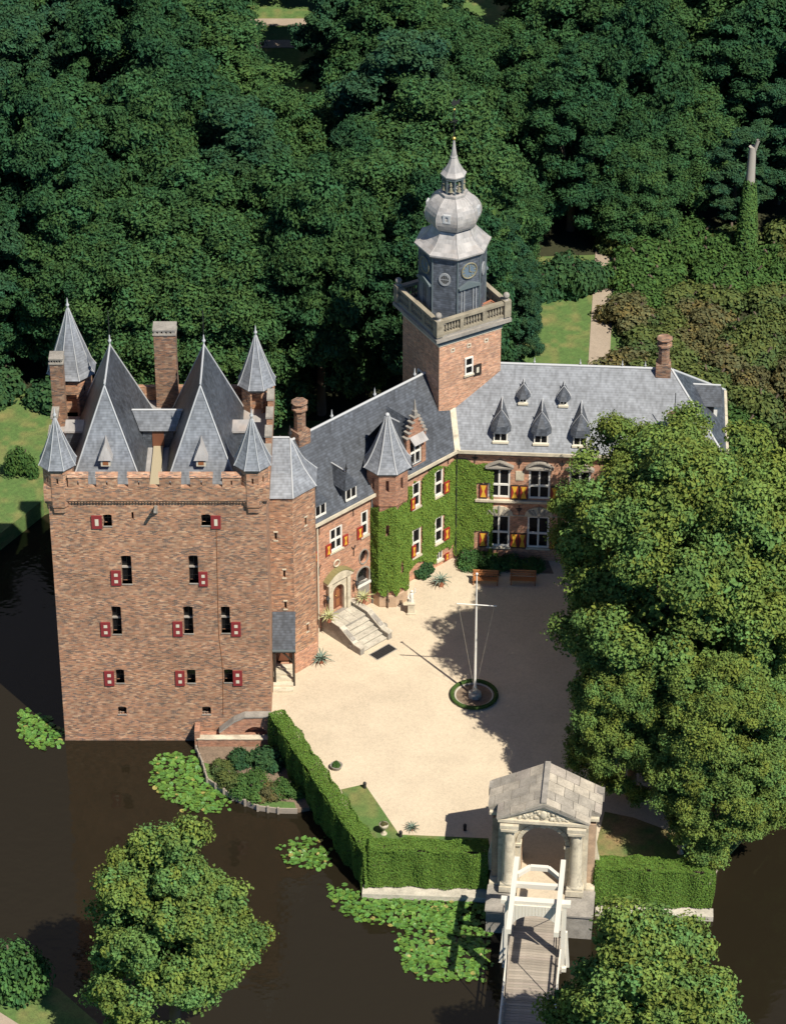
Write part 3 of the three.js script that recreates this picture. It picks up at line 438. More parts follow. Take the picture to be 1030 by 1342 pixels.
    part('awning', poly([[[gr.x0 - 0.1, gr.y1 + 0.5, 0.1], [gr.x1 + 0.1, gr.y1 + 0.5, 0.1], [gr.x1 + 0.15, gr.y1 + 0.02, 0.62], [gr.x0 - 0.05, gr.y1 + 0.02, 0.62]], [[gr.x1 + 0.1, gr.y1 + 0.5, 0.1], [gr.x1 + 0.12, gr.y1 + 0.0, 0.1], [gr.x1 + 0.15, gr.y1 + 0.02, 0.62]]]), M.lead, gd);
    const yr = sh + 1.3; part('dormer_roof', poly([[[x - w, sh + 0.1, -0.2], [x - w, sh + 0.1, zs(sh)], [x, yr, zs(yr)], [x, yr, -0.2]], [[x + w, sh + 0.1, -0.2], [x, yr, -0.2], [x, yr, zs(yr)], [x + w, sh + 0.1, zs(sh)]], [[x - w, sh + 0.1, -0.2], [x - w, y0, 0], [x - w, sh, zs(sh)]]]), M.slate, gd);
    part('cheek', mg([bb(x - w, x - w + 0.12, y0, sh + 0.1, zs(sh), -0.25), bb(x + w - 0.12, x + w, y0, sh + 0.1, zs(sh), -0.25)]), M.wing2, gd);
  }
  // octagonal chimney on the ridge
  const stack = (F, parent, u, vt, yt, s, z) => {
    const p = F.local(onY(u, vt, yt)); const x = p.x; const zz = z ?? p.z;
    const c = part('chimney', mg([bb(x - 0.55 * s, x + 0.55 * s, RIDGE - 2.2, RIDGE + 0.55, zz - 0.5 * s, zz + 0.5 * s), ring(8, [[0.44 * s, RIDGE + 0.55], [0.44 * s, yt - 0.75]], Math.PI / 8, x, zz)]), M.oldbrick, parent);
    part('chimney_cap', ring(8, [[0.44 * s, yt - 0.75], [0.6 * s, yt - 0.6], [0.6 * s, yt - 0.5], [0.46 * s, yt - 0.42], [0.46 * s, yt - 0.2], [0.62 * s, yt - 0.05], [0.55 * s, yt]], Math.PI / 8, x, zz), M.oldbrick, c);
    return c;
  };
  stack(FL, W, 410, 536, 16.6, 0.95, -DL); M.stack = stack;
}
// ---------- right wing ----------
{
  const W = thing('brick_house', 'long red brick wing with pale slate roof, tall white windows and pointed dormers', 'house', FR);
  const XE = FR.local(onY(950, 524, EAVE)).x, XR = FR.local(onY(880, 493, RIDGE)).x, D2 = 8.6;
  const up = [z4(FR, 588, 345, 693, 482), z4(FR, 782, 352, 885, 493)], lo = [z4(FR, 585, 568, 690, 718), z4(FR, 775, 578, 880, 728)];
  const dx = up[1].x0 - up[0].x0, add = (a, k) => ({ x0: a[1].x0 + dx * k, x1: a[1].x1 + dx * k, y0: a[1].y0, y1: a[1].y1 });
  for (const a of [up, lo]) for (const k of [1, 2, 3]) a.push(add([a[0], a[1]], k));
  for (const a of [up, lo]) { const y0 = a.reduce((s, w) => s + w.y0, 0) / a.length, y1 = a.reduce((s, w) => s + w.y1, 0) / a.length; a.forEach((w) => { w.y0 = y0; w.y1 = y1; }); }
  part('front_wall', extr([[0, -0.3], [XE - 0.4, -0.3], [XE - 0.4, 9.0], [0, 9.0]], 0.45, [...up, ...lo].map(rectPath), -0.45), M.wing, W);
  part('end_wall', bb(XE - 0.85, XE - 0.4, -0.3, 9.0, -D2 + 0.4, -0.45), M.wing, W);
  part('rear_wall', bb(-2, XE - 0.85, -0.3, 9.0, -D2, -D2 + 0.4), M.wing, W);
  up.forEach((r, i) => {
    addWindow(W, r, { cols: 2, split: 0.44, fw: 0.13, z: -0.08, sill: false });
    const m = (r.x0 + r.x1) / 2, w = (r.x1 - r.x0) / 2 + 0.22, y = r.y1 + 0.05, arc = []; for (let k = 0; k <= 10; k++) { const t = -1 + k / 5; arc.push([m + t * w, y + 0.2 + (i % 2 ? 0.46 * (1 - t * t) : 0.48 * (1 - Math.abs(t)))]); }
    const p = part('pediment', extr([[m - w + 0.1, y + 0.02], [m + w - 0.1, y + 0.02], ...arc.slice().reverse().map(([a, b]) => [m + (a - m) * 0.92, b - 0.06])], 0.12, [], 0), M.grey, W);
    part('moulding', mg([bb(m - w, m + w, y + 0.08, y + 0.2, 0.002, 0.3), bb(m - w + 0.12, m + w - 0.12, y - 0.05, y + 0.08, 0.002, 0.2), ...arc.slice(1).map((q, k) => bar([arc[k][0], arc[k][1], 0.15], [q[0], q[1], 0.15], 0.34, 0.09))]), M.grey, p);
  });
  lo.forEach((r, i) => {
    addWindow(W, r, { cols: 2, split: 0.46, fw: 0.13, z: -0.08 });
    const m = (r.x0 + r.x1) / 2, w = (r.x1 - r.x0) / 2 + 0.2, a = []; for (let k = 0; k <= 14; k++) { const t = k / 14 * Math.PI; a.push([m + w * Math.cos(t), r.y1 + 0.08 + 0.72 * Math.sin(t)]); }
    const p = part('tympanum', extr([[m - w, r.y1 + 0.02], [m + w, r.y1 + 0.02], ...a], 0.07, [], 0), M.stone, W), rib = [];
    for (const k of [-0.8, -0.45, 0, 0.45, 0.8]) rib.push(bx(0.12, k ? 0.5 : 0.95, 0.1, m + k * w * 0.72, r.y1 + 0.38 - Math.abs(k) * 0.08, 0.09, 0, 0, -k * 0.9));
    part('voussoir', mg(rib), M.grey, p); void i;
  });
  for (let i = 0; i < 5; i++) for (const [set, kind] of [[up, 'dark'], [lo, 'dark']]) { const r = set[i], h = (r.y1 - r.y0) * 0.46, g = 0.05, w = 0.57; addShutter(W, { x0: r.x0 - g - w, x1: r.x0 - g, y0: r.y0 - 0.06, y1: r.y0 + h }, kind); addShutter(W, { x0: r.x1 + g, x1: r.x1 + g + w, y0: r.y0 - 0.06, y1: r.y0 + h }, kind); }
  part('string_course', mg([bb(up[0].x0 - 0.9, XE - 0.6, up[0].y0 - 0.32, up[0].y0 - 0.14, 0.0, 0.2), bb(lo[0].x0 - 0.2, XE - 0.6, lo[0].y1 - 0.02, lo[0].y1 + 0.06, 0.0, 0.05)]), M.stone, W);
  for (const p of [[737, 320], [523, 297], [943, 327], [735, 545]]) anchor(W, FR.at(480 + p[0] * 0.2718, 520 + p[1] * 0.2718));
  const pl = z4(FR, 720, 358, 760, 402); part('plaque', bb(pl.x0, pl.x1, pl.y0, pl.y1, 0, 0.05), M.stone, W);
  part('drainpipe', tube([[0.14, 0, 0.1], [0.14, 9, 0.1]], 0.05, 6, 1), M.iron, W);
  cornice(W, -0.18, XE);
  { const c = part('end_gutter', bb(XE - 0.35, XE + 0.12, 9.22, 9.46, -D2, 0.0), M.stone, W); void c; }
  const yE = EAVE + 0.03, B = [[-1.6, yE, 0.4], [XE, yE, 0.4], [XE, yE, -D2 - 0.2], [-1.6, yE, -D2 - 0.2], [-1.6, RIDGE, -DR], [XR, RIDGE, -DR]];
  const rf = part('roof', poly([[B[0], B[1], B[5], B[4]], [B[2], B[3], B[4], B[5]], [B[3], B[0], B[4]], [B[0], B[3], B[2], B[1]]]), M.mottled, W); part('hip_end', poly([[B[1], B[2], B[5]]]), M.slate, rf);  // main slopes in the paler slate tone, hip end dark
  hipLine(rf, [-1.6, RIDGE + 0.03, -DR], [XR, RIDGE + 0.03, -DR], 0.1, 'ridge_flashing'); hipLine(rf, B[1], B[5], 0.09); hipLine(rf, B[2], B[5], 0.09);
  // valley lead between the two wings
  { const N = (F, d) => F.n.clone().multiplyScalar((RIDGE - EAVE) / (d + 0.4)).setY(1), c = N(FL, DL).cross(N(FR, DR)); c.divideScalar(c.y); const P0 = FR.world(0, 0, 0.4); const dir = FL.n.clone(); void dir;
    // the corner of the two eaves
    const a = FL.world(0, 0, 0.4), t = (FR.n.dot(FR.o) + 0.4 - FR.n.dot(a)) / FR.n.dot(FL.ax), e = a.addScaledVector(FL.ax, t).setY(EAVE + 0.06), q = e.clone().addScaledVector(c, 2.1), l1 = FR.local(e), l2 = FR.local(q); void P0;
    part('valley_lead', bar([l1.x, l1.y + 0.03, l1.z], [l2.x, l2.y + 0.03, l2.z], 0.42, 0.07), M.stone, W); }
  for (const [u, v] of [[700, 479], [760, 482], [815, 485], [845, 486]]) { const p = FR.local(onY(u, v, RIDGE)); finial(rf, p.x, RIDGE + 0.05, -DR, 0.6); }
  const zs = (y) => 0.4 - (y - EAVE) * (DR + 0.4) / (RIDGE - EAVE);
  const spire = (u, v, w, h, top) => {
    const p = onRoof(FR, u, v, DR), x = p.x, y0 = p.y, zf = p.z + 0.15, y1 = y0 + h, yt = y0 + top, ya = zs(yt);
    const d = part('dormer', bb(x - w / 2, x + w / 2, y0 - 0.2, y1, zs(y1) - 0.1, zf), M.white, W);
    part('pane', mg([bb(x - w / 2 + 0.09, x - 0.04, y0 + 0.1, y1 - 0.08, zf, zf + 0.02), bb(x + 0.04, x + w / 2 - 0.09, y0 + 0.1, y1 - 0.08, zf, zf + 0.02)]), M.glass, d);
    part('sill', bb(x - w / 2 - 0.08, x + w / 2 + 0.08, y0 - 0.12, y0 + 0.02, zf, zf + 0.16), M.cream, d);
    const e = w / 2 + 0.22, f = zf + 0.22, ap = [x, yt, Math.max(ya, zf - 0.75)], E = [[x - e, y1 - 0.02, zs(y1) + 0.1], [x - e, y1 - 0.02, f - 0.35], [x - e * 0.5, y1 - 0.06, f], [x + e * 0.5, y1 - 0.06, f], [x + e, y1 - 0.02, f - 0.35], [x + e, y1 - 0.02, zs(y1) + 0.1]];
    const mid = E.map((q) => [x + (q[0] - x) * 0.78, y1 + (yt - y1) * 0.3, ap[2] + (q[2] - ap[2]) * 0.8]), fc = [];
    for (let k = 0; k < 5; k++) fc.push([E[k], E[k + 1], mid[k + 1], mid[k]], [mid[k], mid[k + 1], ap]);
    fc.push(E.slice(), [mid[0], ap, [x, yt, zs(yt)], E[0]], [mid[5], E[5], [x, yt, zs(yt)], ap]);
    part('dormer_roof', poly(fc), M.slate, d);
    part('ridge_flashing', mg([tube([ap, [x, yt, zs(yt) - 0.1]], 0.05, 5, 1), ...[0, 5].map((k) => tube([E[k], mid[k], ap], 0.03, 4, 4))]), M.hip, d);
    part('finial', finialGeo.clone().scale(0.5, 0.5, 0.5).translate(ap[0], yt - 0.05, ap[2]), M.hip, d);
  };
  for (const [X, Y] of [[221, 352], [357, 359], [489, 366]]) spire(570 + X * 0.3883, 440 + Y * 0.3883, 0.98, 0.8, 2.15);
  for (const [X, Y] of [[297, 222], [433, 230]]) spire(570 + X * 0.3883, 440 + Y * 0.3883, 0.55, 0.45, 1.12);
  // end dormer, chimneys
  { const y0 = EAVE + 0.4, y1 = y0 + 1.35, zc = -D2 / 2 - 0.6; const d = part('end_dormer', bb(XE - 3.4, XE - 0.7, y0, y1, zc - 0.9, zc + 0.9), M.white, W); part('dormer_roof', poly([[[XE - 3.8, y1 + 0.9, zc - 0.4], [XE - 0.5, y1 + 0.85, zc - 0.4], [XE - 0.35, y1, zc + 1.1], [XE - 2.7, y1, zc + 1.1]], [[XE - 3.8, y1 + 0.9, zc - 0.4], [XE - 2.7, y1, zc - 1.3], [XE - 0.35, y1, zc - 1.3], [XE - 0.5, y1 + 0.85, zc - 0.4]], [[XE - 0.5, y1 + 0.85, zc - 0.4], [XE - 0.35, y1, zc - 1.3], [XE - 0.35, y1, zc + 1.1]]]), M.slate, d); part('ridge_flashing', tube([[XE - 3.8, y1 + 0.92, zc - 0.4], [XE - 0.5, y1 + 0.87, zc - 0.4]], 0.08, 5, 1), M.hip, d); part('pane', bb(XE - 1.5, XE - 0.95, y0 + 0.3, y1 - 0.1, zc + 0.9, zc + 0.92), M.glass, d); }
  M.stack(FR, W, 871, 453, 16.4, 0.95, -DR);
  { const p = onRoof(FR, 881, 585, DR), c = part('chimney', mg([bb(p.x - 0.4, p.x + 0.4, p.y - 0.6, p.y + 0.7, p.z - 0.4, p.z + 0.4), ring(8, [[0.34, p.y + 0.7], [0.34, p.y + 2.0]], Math.PI / 8, p.x, p.z)]), M.oldbrick, W); part('chimney_cap', ring(8, [[0.34, p.y + 2.0], [0.5, p.y + 2.15], [0.5, p.y + 2.25], [0.36, p.y + 2.3], [0.36, p.y + 2.45], [0.54, p.y + 2.6], [0.5, p.y + 2.65]], Math.PI / 8, p.x, p.z), M.oldbrick, c); part('flue_rod', tube([[p.x, p.y + 2.6, p.z], [p.x, p.y + 4.4, p.z]], 0.03, 5, 1), M.iron, c); }
}
// ---------- polygonal stair tower next to the keep ----------
{
  const cx = -7.6, cz = 16.9, ye = 14.5, K = thing('stair_tower', 'tall plain polygonal brick tower with slate roof between the square tower and the door wing', 'tower', { x: cx, z: cz });
  const R = 2.41 / Math.cos(Math.PI / 8), cuts = [bx(1.1, 2.1, 0.9, 0.25, 1.85, 2.41)];
  part('plinth', carve(ring(8, [[R + 0.05, -0.3], [R + 0.05, 1.5], [R + 0.0, 1.6]], Math.PI / 8), [bx(1.1, 2.1, 0.9, 0.25, 1.85, 2.41)]), M.wing, K); part('door', bx(1.08, 2.08, 0.08, 0.25, 1.85, 2.06), M.door, K);
  const e = R + 0.16, ax = 0.85, top = 17.6, E = [], Md = [];
  for (let k = 0; k < 8; k++) { const a = Math.PI / 8 + k * Math.PI / 4, x = e * Math.sin(a), z = e * Math.cos(a); E.push([x, ye - 0.02, z]); const tx = Math.max(-1.5, Math.min(ax, x)); Md.push([tx + (x - tx) * 0.5, ye + 1.15, z * 0.5]); }
  const T = (x) => [Math.max(-1.5, Math.min(ax, x)), top, 0], f = [];
  for (let k = 0; k < 8; k++) { const n = (k + 1) % 8; f.push([E[k], E[n], Md[n], Md[k]]); const a = T(E[k][0]), b = T(E[n][0]); f.push([Md[k], Md[n], b]); if (a[0] !== b[0]) f.push([Md[k], b, a]); }
  f.push(E.slice().reverse());
  const rf = part('roof', poly(f), M.mottled, K); for (const k of [0, 1, 2]) part('hip_flashing', tube([E[k], Md[k], T(E[k][0])], 0.05, 5, 8), M.hip, rf);
  part('ridge_flashing', tube([[-1.4, top + 0.02, 0], [ax, top + 0.02, 0]], 0.08, 5, 1), M.hip, rf);
  part('finial', finialGeo.clone().translate(ax, top, 0), M.iron, rf);
  const front = new Frame(cx, cz + 2.41, 0), S = (u, v) => front.at(u, v);
  for (const [X, Y] of [[66, 740], [100, 890], [105, 1015]]) { const [x, y] = S(340 + X * 0.328, 460 + Y * 0.328); cuts.push(bx(0.15, 0.62, 0.8, x, y, 2.41)); part('loophole_surround', mg([bx(0.3, 0.1, 0.06, x, y + 0.36, 2.42), bx(0.3, 0.1, 0.06, x, y - 0.36, 2.42)]), M.stone, K); }
  for (const [X, Y] of [[185, 680], [193, 1105]]) { const q = new Frame(cx + 2.41 * Math.SQRT1_2, cz + 2.41 * Math.SQRT1_2, 45), [s, y] = q.at(340 + X * 0.328, 460 + Y * 0.328), w = q.world(s, y, 0); cuts.push(bx(0.15, 0.62, 0.8, w.x - cx, y, w.z - cz, Math.PI / 4)); part('loophole_surround', mg([bx(0.3, 0.1, 0.06, w.x - cx, y + 0.36, w.z - cz, Math.PI / 4), bx(0.3, 0.1, 0.06, w.x - cx, y - 0.36, w.z - cz, Math.PI / 4)]), M.stone, K); }
  part('wall', carve(ring(8, [[R, -0.3], [R, ye]], Math.PI / 8), cuts), M.keep, K);
}
// ---------- covered entrance steps beside the keep ----------
{
  const P = thing('porch', 'small slate roofed timber porch over stone steps beside the square tower', 'porch', { x: -7.35, z: 20.6 });
  part('roof', poly([[[-0.75, 3.12, 0.2], [0.8, 3.12, 0.2], [0.8, 5.2, -1.28], [-0.75, 5.2, -1.28]], [[-0.75, 3.02, 0.2], [-0.75, 5.1, -1.28], [0.8, 5.1, -1.28], [0.8, 3.02, 0.2]], [[-0.75, 3.02, 0.2], [0.8, 3.02, 0.2], [0.8, 3.12, 0.2], [-0.75, 3.12, 0.2]], [[0.8, 3.02, 0.2], [0.8, 5.1, -1.28], [0.8, 5.2, -1.28], [0.8, 3.12, 0.2]]]), M.slate, P);
  part('gutter', bb(-0.75, 0.82, 2.98, 3.1, 0.2, 0.32), M.gutter, P);
  for (const x of [-0.62, 0.66]) { part('post', bb(x - 0.08, x + 0.08, 0, 2.9, 0.0, 0.16), M.black, P); }
  part('brace', mg([bar([0.62, 2.0, 0.08], [-0.1, 2.85, 0.08], 0.1), bb(-0.75, 0.8, 2.8, 2.95, 0.02, 0.16)]), M.black, P);
  for (let k = 0; k < 5; k++) part('step', bb(-0.74, 0.62, -0.05, 0.16 * (5 - k), -1.2 + k * 0.42 - (k ? 0 : 0.08), -1.2 + (k + 1) * 0.42), M.stone, P);
}
// ---------- stair turret between door and creeper wall ----------
{
  const cx = -0.38, cz = 10.35, K = thing('stair_turret', 'slim octagonal brick turret with flared pointed slate roof rising from green creeper', 'tower', { x: cx, z: cz }), r = 1.48;
  const apo = r * Math.cos(Math.PI / 8) + 0.03, slit = [[0, 10.2], [Math.PI / 4, 10.2], [-Math.PI / 4, 10.2], [0.0, 6.6], [Math.PI / 4, 3.2], [0, 0.55]].map(([a, y]) => bx(0.22, y < 1 ? 0.35 : 0.95, 0.8, apo * Math.sin(a), y, apo * Math.cos(a), a));
  part('wall', carve(ring(8, [[r - 0.05, -0.2], [r - 0.05, 8.4], [r + 0.03, 8.6], [r + 0.03, 11.35]], Math.PI / 8), slit), M.wing2, K);
  part('plinth', carve(ring(8, [[r + 0.02, -0.2], [r + 0.02, 0.9], [r - 0.04, 1.0]], Math.PI / 8), [slit[5]]), M.pinkstone, K);
  const prof = [[1.74, 11.3], [1.42, 11.7], [0.98, 12.6], [0.55, 13.7], [0.22, 14.7], [0.14, 15.1]];
  const rf = part('spire', ring(8, prof, Math.PI / 8), M.mottled, K);
  for (let k = 0; k < 8; k++) { const a = Math.PI / 8 + k * Math.PI / 4; part('hip_flashing', tube(prof.map(([q, y]) => [(q + 0.01) * Math.sin(a), y, (q + 0.01) * Math.cos(a)]), 0.05, 5, 10), M.hip, rf); }
  const ax = FL.ax, nn = FL.n, E = (s, y, d) => [ax.x * s + nn.x * d, y, ax.z * s + nn.z * d];
  const a0 = [0, 15.0, 0], b0 = E(2.1, 13.1, -1.1);
  part('saddle_roof', poly([[a0, E(0.3, 11.6, 0.9), E(2.3, 9.8, 0.2), b0], [a0, b0, E(2.0, 11, -3), E(-0.2, 11, -3)]]), M.slate, K);
  part('ridge_flashing', tube([a0, b0], 0.08, 5, 1), M.hip, K);
  part('finial', ball(0.16, 0, 15.15, 0), M.hip, K);
  part('eaves_band', ring(8, [[r + 0.04, 11.05], [r + 0.2, 11.2], [r + 0.2, 11.3]], Math.PI / 8), M.gutter, K);
}
// ---------- clock tower ----------
{
  const CT = new Frame(4.1, 1.13, 30), K = thing('clock_tower', 'square brick tower carrying a balustrade, dark slate clock drum and pale onion dome', 'tower', CT), h = 2.5;
  const puts = [];
  part('cornice', mg([bb(-h - 0.06, h + 0.06, 17.1, 17.3, -h - 0.06, h + 0.06), bb(-h - 0.22, h + 0.22, 17.3, 17.6, -h - 0.22, h + 0.22)]), M.gutter, K);
  part('cream_band', bb(-h - 0.05, h + 0.05, 16.93, 17.1, -h - 0.05, h + 0.05), M.cream, K);
  part('terrace', mg([bb(-3.02, 3.02, 17.6, 17.86, -3.02, 3.02), bb(-2.85, 2.85, 17.86, 18.02, -2.85, 2.85)]), M.grey, K);
  const q = 2.72, bal = lathe([[0.07, 0], [0.07, 0.06], [0.04, 0.12], [0.095, 0.3], [0.09, 0.38], [0.04, 0.62], [0.075, 0.72], [0.075, 0.8]], 8);
  const side = (dx, dz, rot) => {
    const b = part('balustrade', mg([bb(-q, q, 18.02, 18.19, -0.14, 0.14), bb(-q, q, 18.98, 19.2, -0.17, 0.17), ...[-1 / 3, 1 / 3].map((k) => bx(0.3, 0.84, 0.3, k * q, 18.6, 0))]), M.balu, K);
    b.position.set(dx, 0, dz); b.rotation.y = rot;
    for (let p = 0; p < 3; p++) for (let k = 0; k < 6; k++) { const m = part('baluster', bal, M.balu, b); m.position.set(-q + (p + 0.5) * q * 2 / 3 + (k - 2.5) * 0.225 + (1 - p) * 0.06, 18.19, 0); }
  };
  side(0, q, 0); side(0, -q, Math.PI); side(-q + 0.005, 0, -Math.PI / 2); side(q - 0.005, 0, Math.PI / 2);
  for (const sx of [-1, 1]) for (const sz of [-1, 1]) { const p = part('corner_pedestal', bb(sx * q - 0.26, sx * q + 0.26, 18.02, 19.3, sz * q - 0.26, sz * q + 0.26), M.balu, K); part('stone_ball', mg([ball(0.24, sx * q, 19.64, sz * q), lathe([[0.2, 19.3], [0.1, 19.42], [0.12, 19.46]], 8, sx * q, sz * q)]), M.grey, p); }
  // drum: eight sides with a face square to each wall
  const rot = Math.PI / 8, R = 2.15 / Math.cos(Math.PI / 8);
  const drumMat = mat({ map: TX.slate, color: [1.5, 1.5, 1.5], roughness: 0.6 });
  part('drum', ring(8, [[R + 0.06, 17.7], [R + 0.06, 18.5], [R, 18.55], [R, 23.5]], rot), drumMat, K);
  const edge = []; for (let k = 0; k < 8; k++) { const a = rot + k * Math.PI / 4; edge.push(tube([[R * Math.sin(a), 18.1, R * Math.cos(a)], [R * Math.sin(a), 23.3, R * Math.cos(a)]], 0.06, 5, 1)); }
  part('lead_edge', mg(edge), M.gutter, K);
  const skirt = [[R + 0.02, 23.1], [2.66, 23.36], [2.66, 23.48], [2.36, 23.64], [2.08, 23.84], [1.84, 24.08], [1.66, 24.34], [1.53, 24.6], [1.45, 24.75]];
  part('skirt_roof', ring(8, skirt, rot), M.lead, K);
  const onion = [[1.45, 24.7], [1.36, 24.76], [1.52, 24.86], [1.7, 25.02], [1.84, 25.22], [1.93, 25.46], [1.97, 25.72], [1.95, 25.98], [1.87, 26.24], [1.74, 26.48], [1.56, 26.7], [1.34, 26.9], [1.1, 27.05], [0.95, 27.12]];
  const on = part('onion_dome', ring(8, onion, rot), M.lead, K);
  const seam = []; for (let k = 0; k < 8; k++) { const a = rot + k * Math.PI / 4; seam.push(tube(onion.slice(1).map(([r, y]) => [r * Math.sin(a), y, r * Math.cos(a)]), 0.03, 4, 14), tube(skirt.slice(2).map(([r, y]) => [r * Math.sin(a), y, r * Math.cos(a)]), 0.03, 4, 10)); }
  part('seam', mg(seam), M.lead, on);
  const vs = []; for (let k = 0; k < 8; k++) for (const t of [-0.6, -0.2, 0.2, 0.6]) { const a = k * Math.PI / 4 + t * Math.PI / 8, cs = Math.cos(Math.PI / 8) / Math.cos(t * Math.PI / 8); vs.push(tube(onion.slice(2, 13).map(([r, y]) => [r * cs * Math.sin(a), y, r * cs * Math.cos(a)]), 0.016, 3, 8)); }
  part('standing_seam', mg(vs), M.lead, on);
  for (const a of [-Math.PI / 4, Math.PI / 4, Math.PI * 0.75, -Math.PI * 0.75]) { part('hatch', carve(bx(0.52, 0.62, 0.5, 1.6 * Math.sin(a), 26.05, 1.6 * Math.cos(a), a, 0), [bx(0.2, 0.38, 0.6, 1.78 * Math.sin(a), 26.05, 1.78 * Math.cos(a), a)]), M.hip, on); }
  part('lantern_base', ring(8, [[0.95, 27.1], [0.98, 27.2], [0.98, 27.32], [0.8, 27.36]], rot), M.lead, K);
  const lan = part('lantern', mg([ring(8, [[0.82, 28.42], [0.82, 28.66]], rot), ring(8, [[0.16, 27.3], [0.16, 28.5]], rot)]), M.gutter, K);
  for (let k = 0; k < 8; k++) { const a = rot + k * Math.PI / 4; part('lantern_post', bx(0.1, 1.15, 0.1, 0.74 * Math.sin(a), 27.9, 0.74 * Math.cos(a), a), M.gutter, lan); const c = k * Math.PI / 4; for (const [rad, y, s] of [[0.72, 27.8, 1], [0.74, 28.2, 0.65]]) part('bell', lathe([[0.17, -0.2], [0.13, -0.12], [0.09, 0.02], [0.07, 0.12], [0.0, 0.16]], 8).scale(s, s, s).translate(rad * Math.sin(c), y, rad * Math.cos(c)), M.oldgold, lan); }
  part('lantern_spire', ring(8, [[0.88, 28.6], [0.9, 28.7], [0.66, 28.95], [0.38, 29.45], [0.24, 29.9], [0.27, 29.95], [0.22, 30.05], [0.13, 30.6], [0.07, 31.2], [0.0, 31.25]], rot), M.lead, K);
  const wv = part('weather_vane', mg([ball(0.14, 0, 31.32, 0), ball(0.08, 0, 33.5, 0)]), M.gold, K);
  part('vane_rod', mg([tube([[0, 31.2, 0], [0, 34.3, 0]], 0.035, 5, 1), bx(0.6, 0.04, 0.04, 0, 32.6, 0), bx(0.04, 0.04, 0.6, 0, 32.6, 0), extr([[-0.1, 0], [0.35, 0.05], [0.45, 0.4], [0.15, 0.25], [-0.05, 0.5], [-0.25, 0.2]], 0.04).translate(0, 33.8, -0.02)]), M.iron, wv);
  // clocks and oval windows
  const face = (a) => { const c = part('clock', mg([fin(new THREE.CylinderGeometry(0.62, 0.62, 0.08, 24).rotateX(Math.PI / 2))]), M.clockblue, K); c.position.set(2.17 * Math.sin(a), 22.15, 2.17 * Math.cos(a)); c.rotation.y = a;
    part('dial_ring', fin(new THREE.TorusGeometry(0.58, 0.055, 8, 28), true).translate(0, 0, 0.06), M.oldgold, c);
    const tk = []; for (let k = 0; k < 12; k++) { const t = k * Math.PI / 6; tk.push(bx(0.05, 0.17, 0.03, 0.45 * Math.sin(t), 0.45 * Math.cos(t), 0.055, 0, 0, -t)); } part('hour_mark', mg(tk), M.oldgold, c);
    part('hand', mg([bx(0.06, 0.46, 0.02, 0.0, 0.16, 0.09), bx(0.07, 0.3, 0.02, 0.1, -0.08, 0.085, 0, 0, 0.9)]), M.oldgold, c);
    const p = part('pediment', extr([[-0.86, 0], [0.86, 0], [0.86, 0.12], [0, 0.45], [-0.86, 0.12]], 0.26), M.gutter, K); p.position.set(2.13 * Math.sin(a), 20.85, 2.13 * Math.cos(a)); p.rotation.y = a;
    part('pilaster', mg([-0.58, -0.36, 0.36, 0.58].map((x) => bx(0.07, 2.0, 0.05, x, -1.1, 0.06))), M.lead2, p); };
  for (const k of [0, 1, 2, 3]) face(k * Math.PI / 2);
  for (const k of [0, 1, 2, 3]) { const a = Math.PI / 4 + k * Math.PI / 2, o = part('oval_window', extr(ovalPath({ x0: -0.3, x1: 0.3, y0: -0.36, y1: 0.36 }), 0.04), M.glass, K); o.position.set(2.15 * Math.sin(a), 21.55, 2.15 * Math.cos(a)); o.rotation.y = a; part('surround', extr(ovalPath({ x0: -0.42, x1: 0.42, y0: -0.5, y1: 0.5 }), 0.07, [ovalPath({ x0: -0.28, x1: 0.28, y0: -0.34, y1: 0.34 })]), M.lead2, o); part('glazing_bar', mg([bx(0.035, 0.7, 0.03, 0, 0, 0.055), bx(0.58, 0.035, 0.03, 0, 0, 0.057), bx(0.035, 0.6, 0.03, -0.14, 0, 0.055), bx(0.035, 0.6, 0.03, 0.14, 0, 0.055)]), M.lead2, o); }
  // windows in the brick shaft
  const CF = new Frame(CT.world(0, 0, h).x, CT.world(0, 0, h).z, 30), zz = (a, b, c, d) => CF.rect(500 + a * 0.1845, 340 + b * 0.1845, 500 + c * 0.1845, 340 + d * 0.1845);
  const hold = new THREE.Group(); void hold;
  const shift = (r, g) => g;
  { const r = zz(588, 692, 645, 812), w = addWindow(K, { ...r }, { cols: 1, fw: 0.1, z: 0.02 }); w.position.z = h + 0.02; shift(r, w); const s = addShutter(K, zz(652, 742, 704, 818), 'bar', 0.03); s.position.z = h; s.material = M.black; }
  for (const [a, b] of [[505, 645], [620, 610], [742, 575]]) { const [x, y] = CF.at(500 + a * 0.1845, 340 + b * 0.1845); puts.push(bx(0.17, 0.17, 0.8, x, y, h)); part('putlog_surround', mg([bx(0.3, 0.07, 0.04, x, y + 0.12, h + 0.006), bx(0.3, 0.07, 0.04, x, y - 0.12, h + 0.006), bx(0.07, 0.18, 0.04, x - 0.12, y, h + 0.006), bx(0.07, 0.18, 0.04, x + 0.12, y, h + 0.006)]), M.cream, K); }
  part('wall', carve(bb(-h, h, 8, 17.1, -h, h), puts), M.tower, K);
  { const w = addWindow(K, { x0: -0.42, x1: 0.42, y0: 11.9, y1: 13.7 }, { cols: 1, fw: 0.1, z: 0.02 }); w.rotation.y = -Math.PI / 2; w.position.set(-h - 0.02, 0, 0.1); }
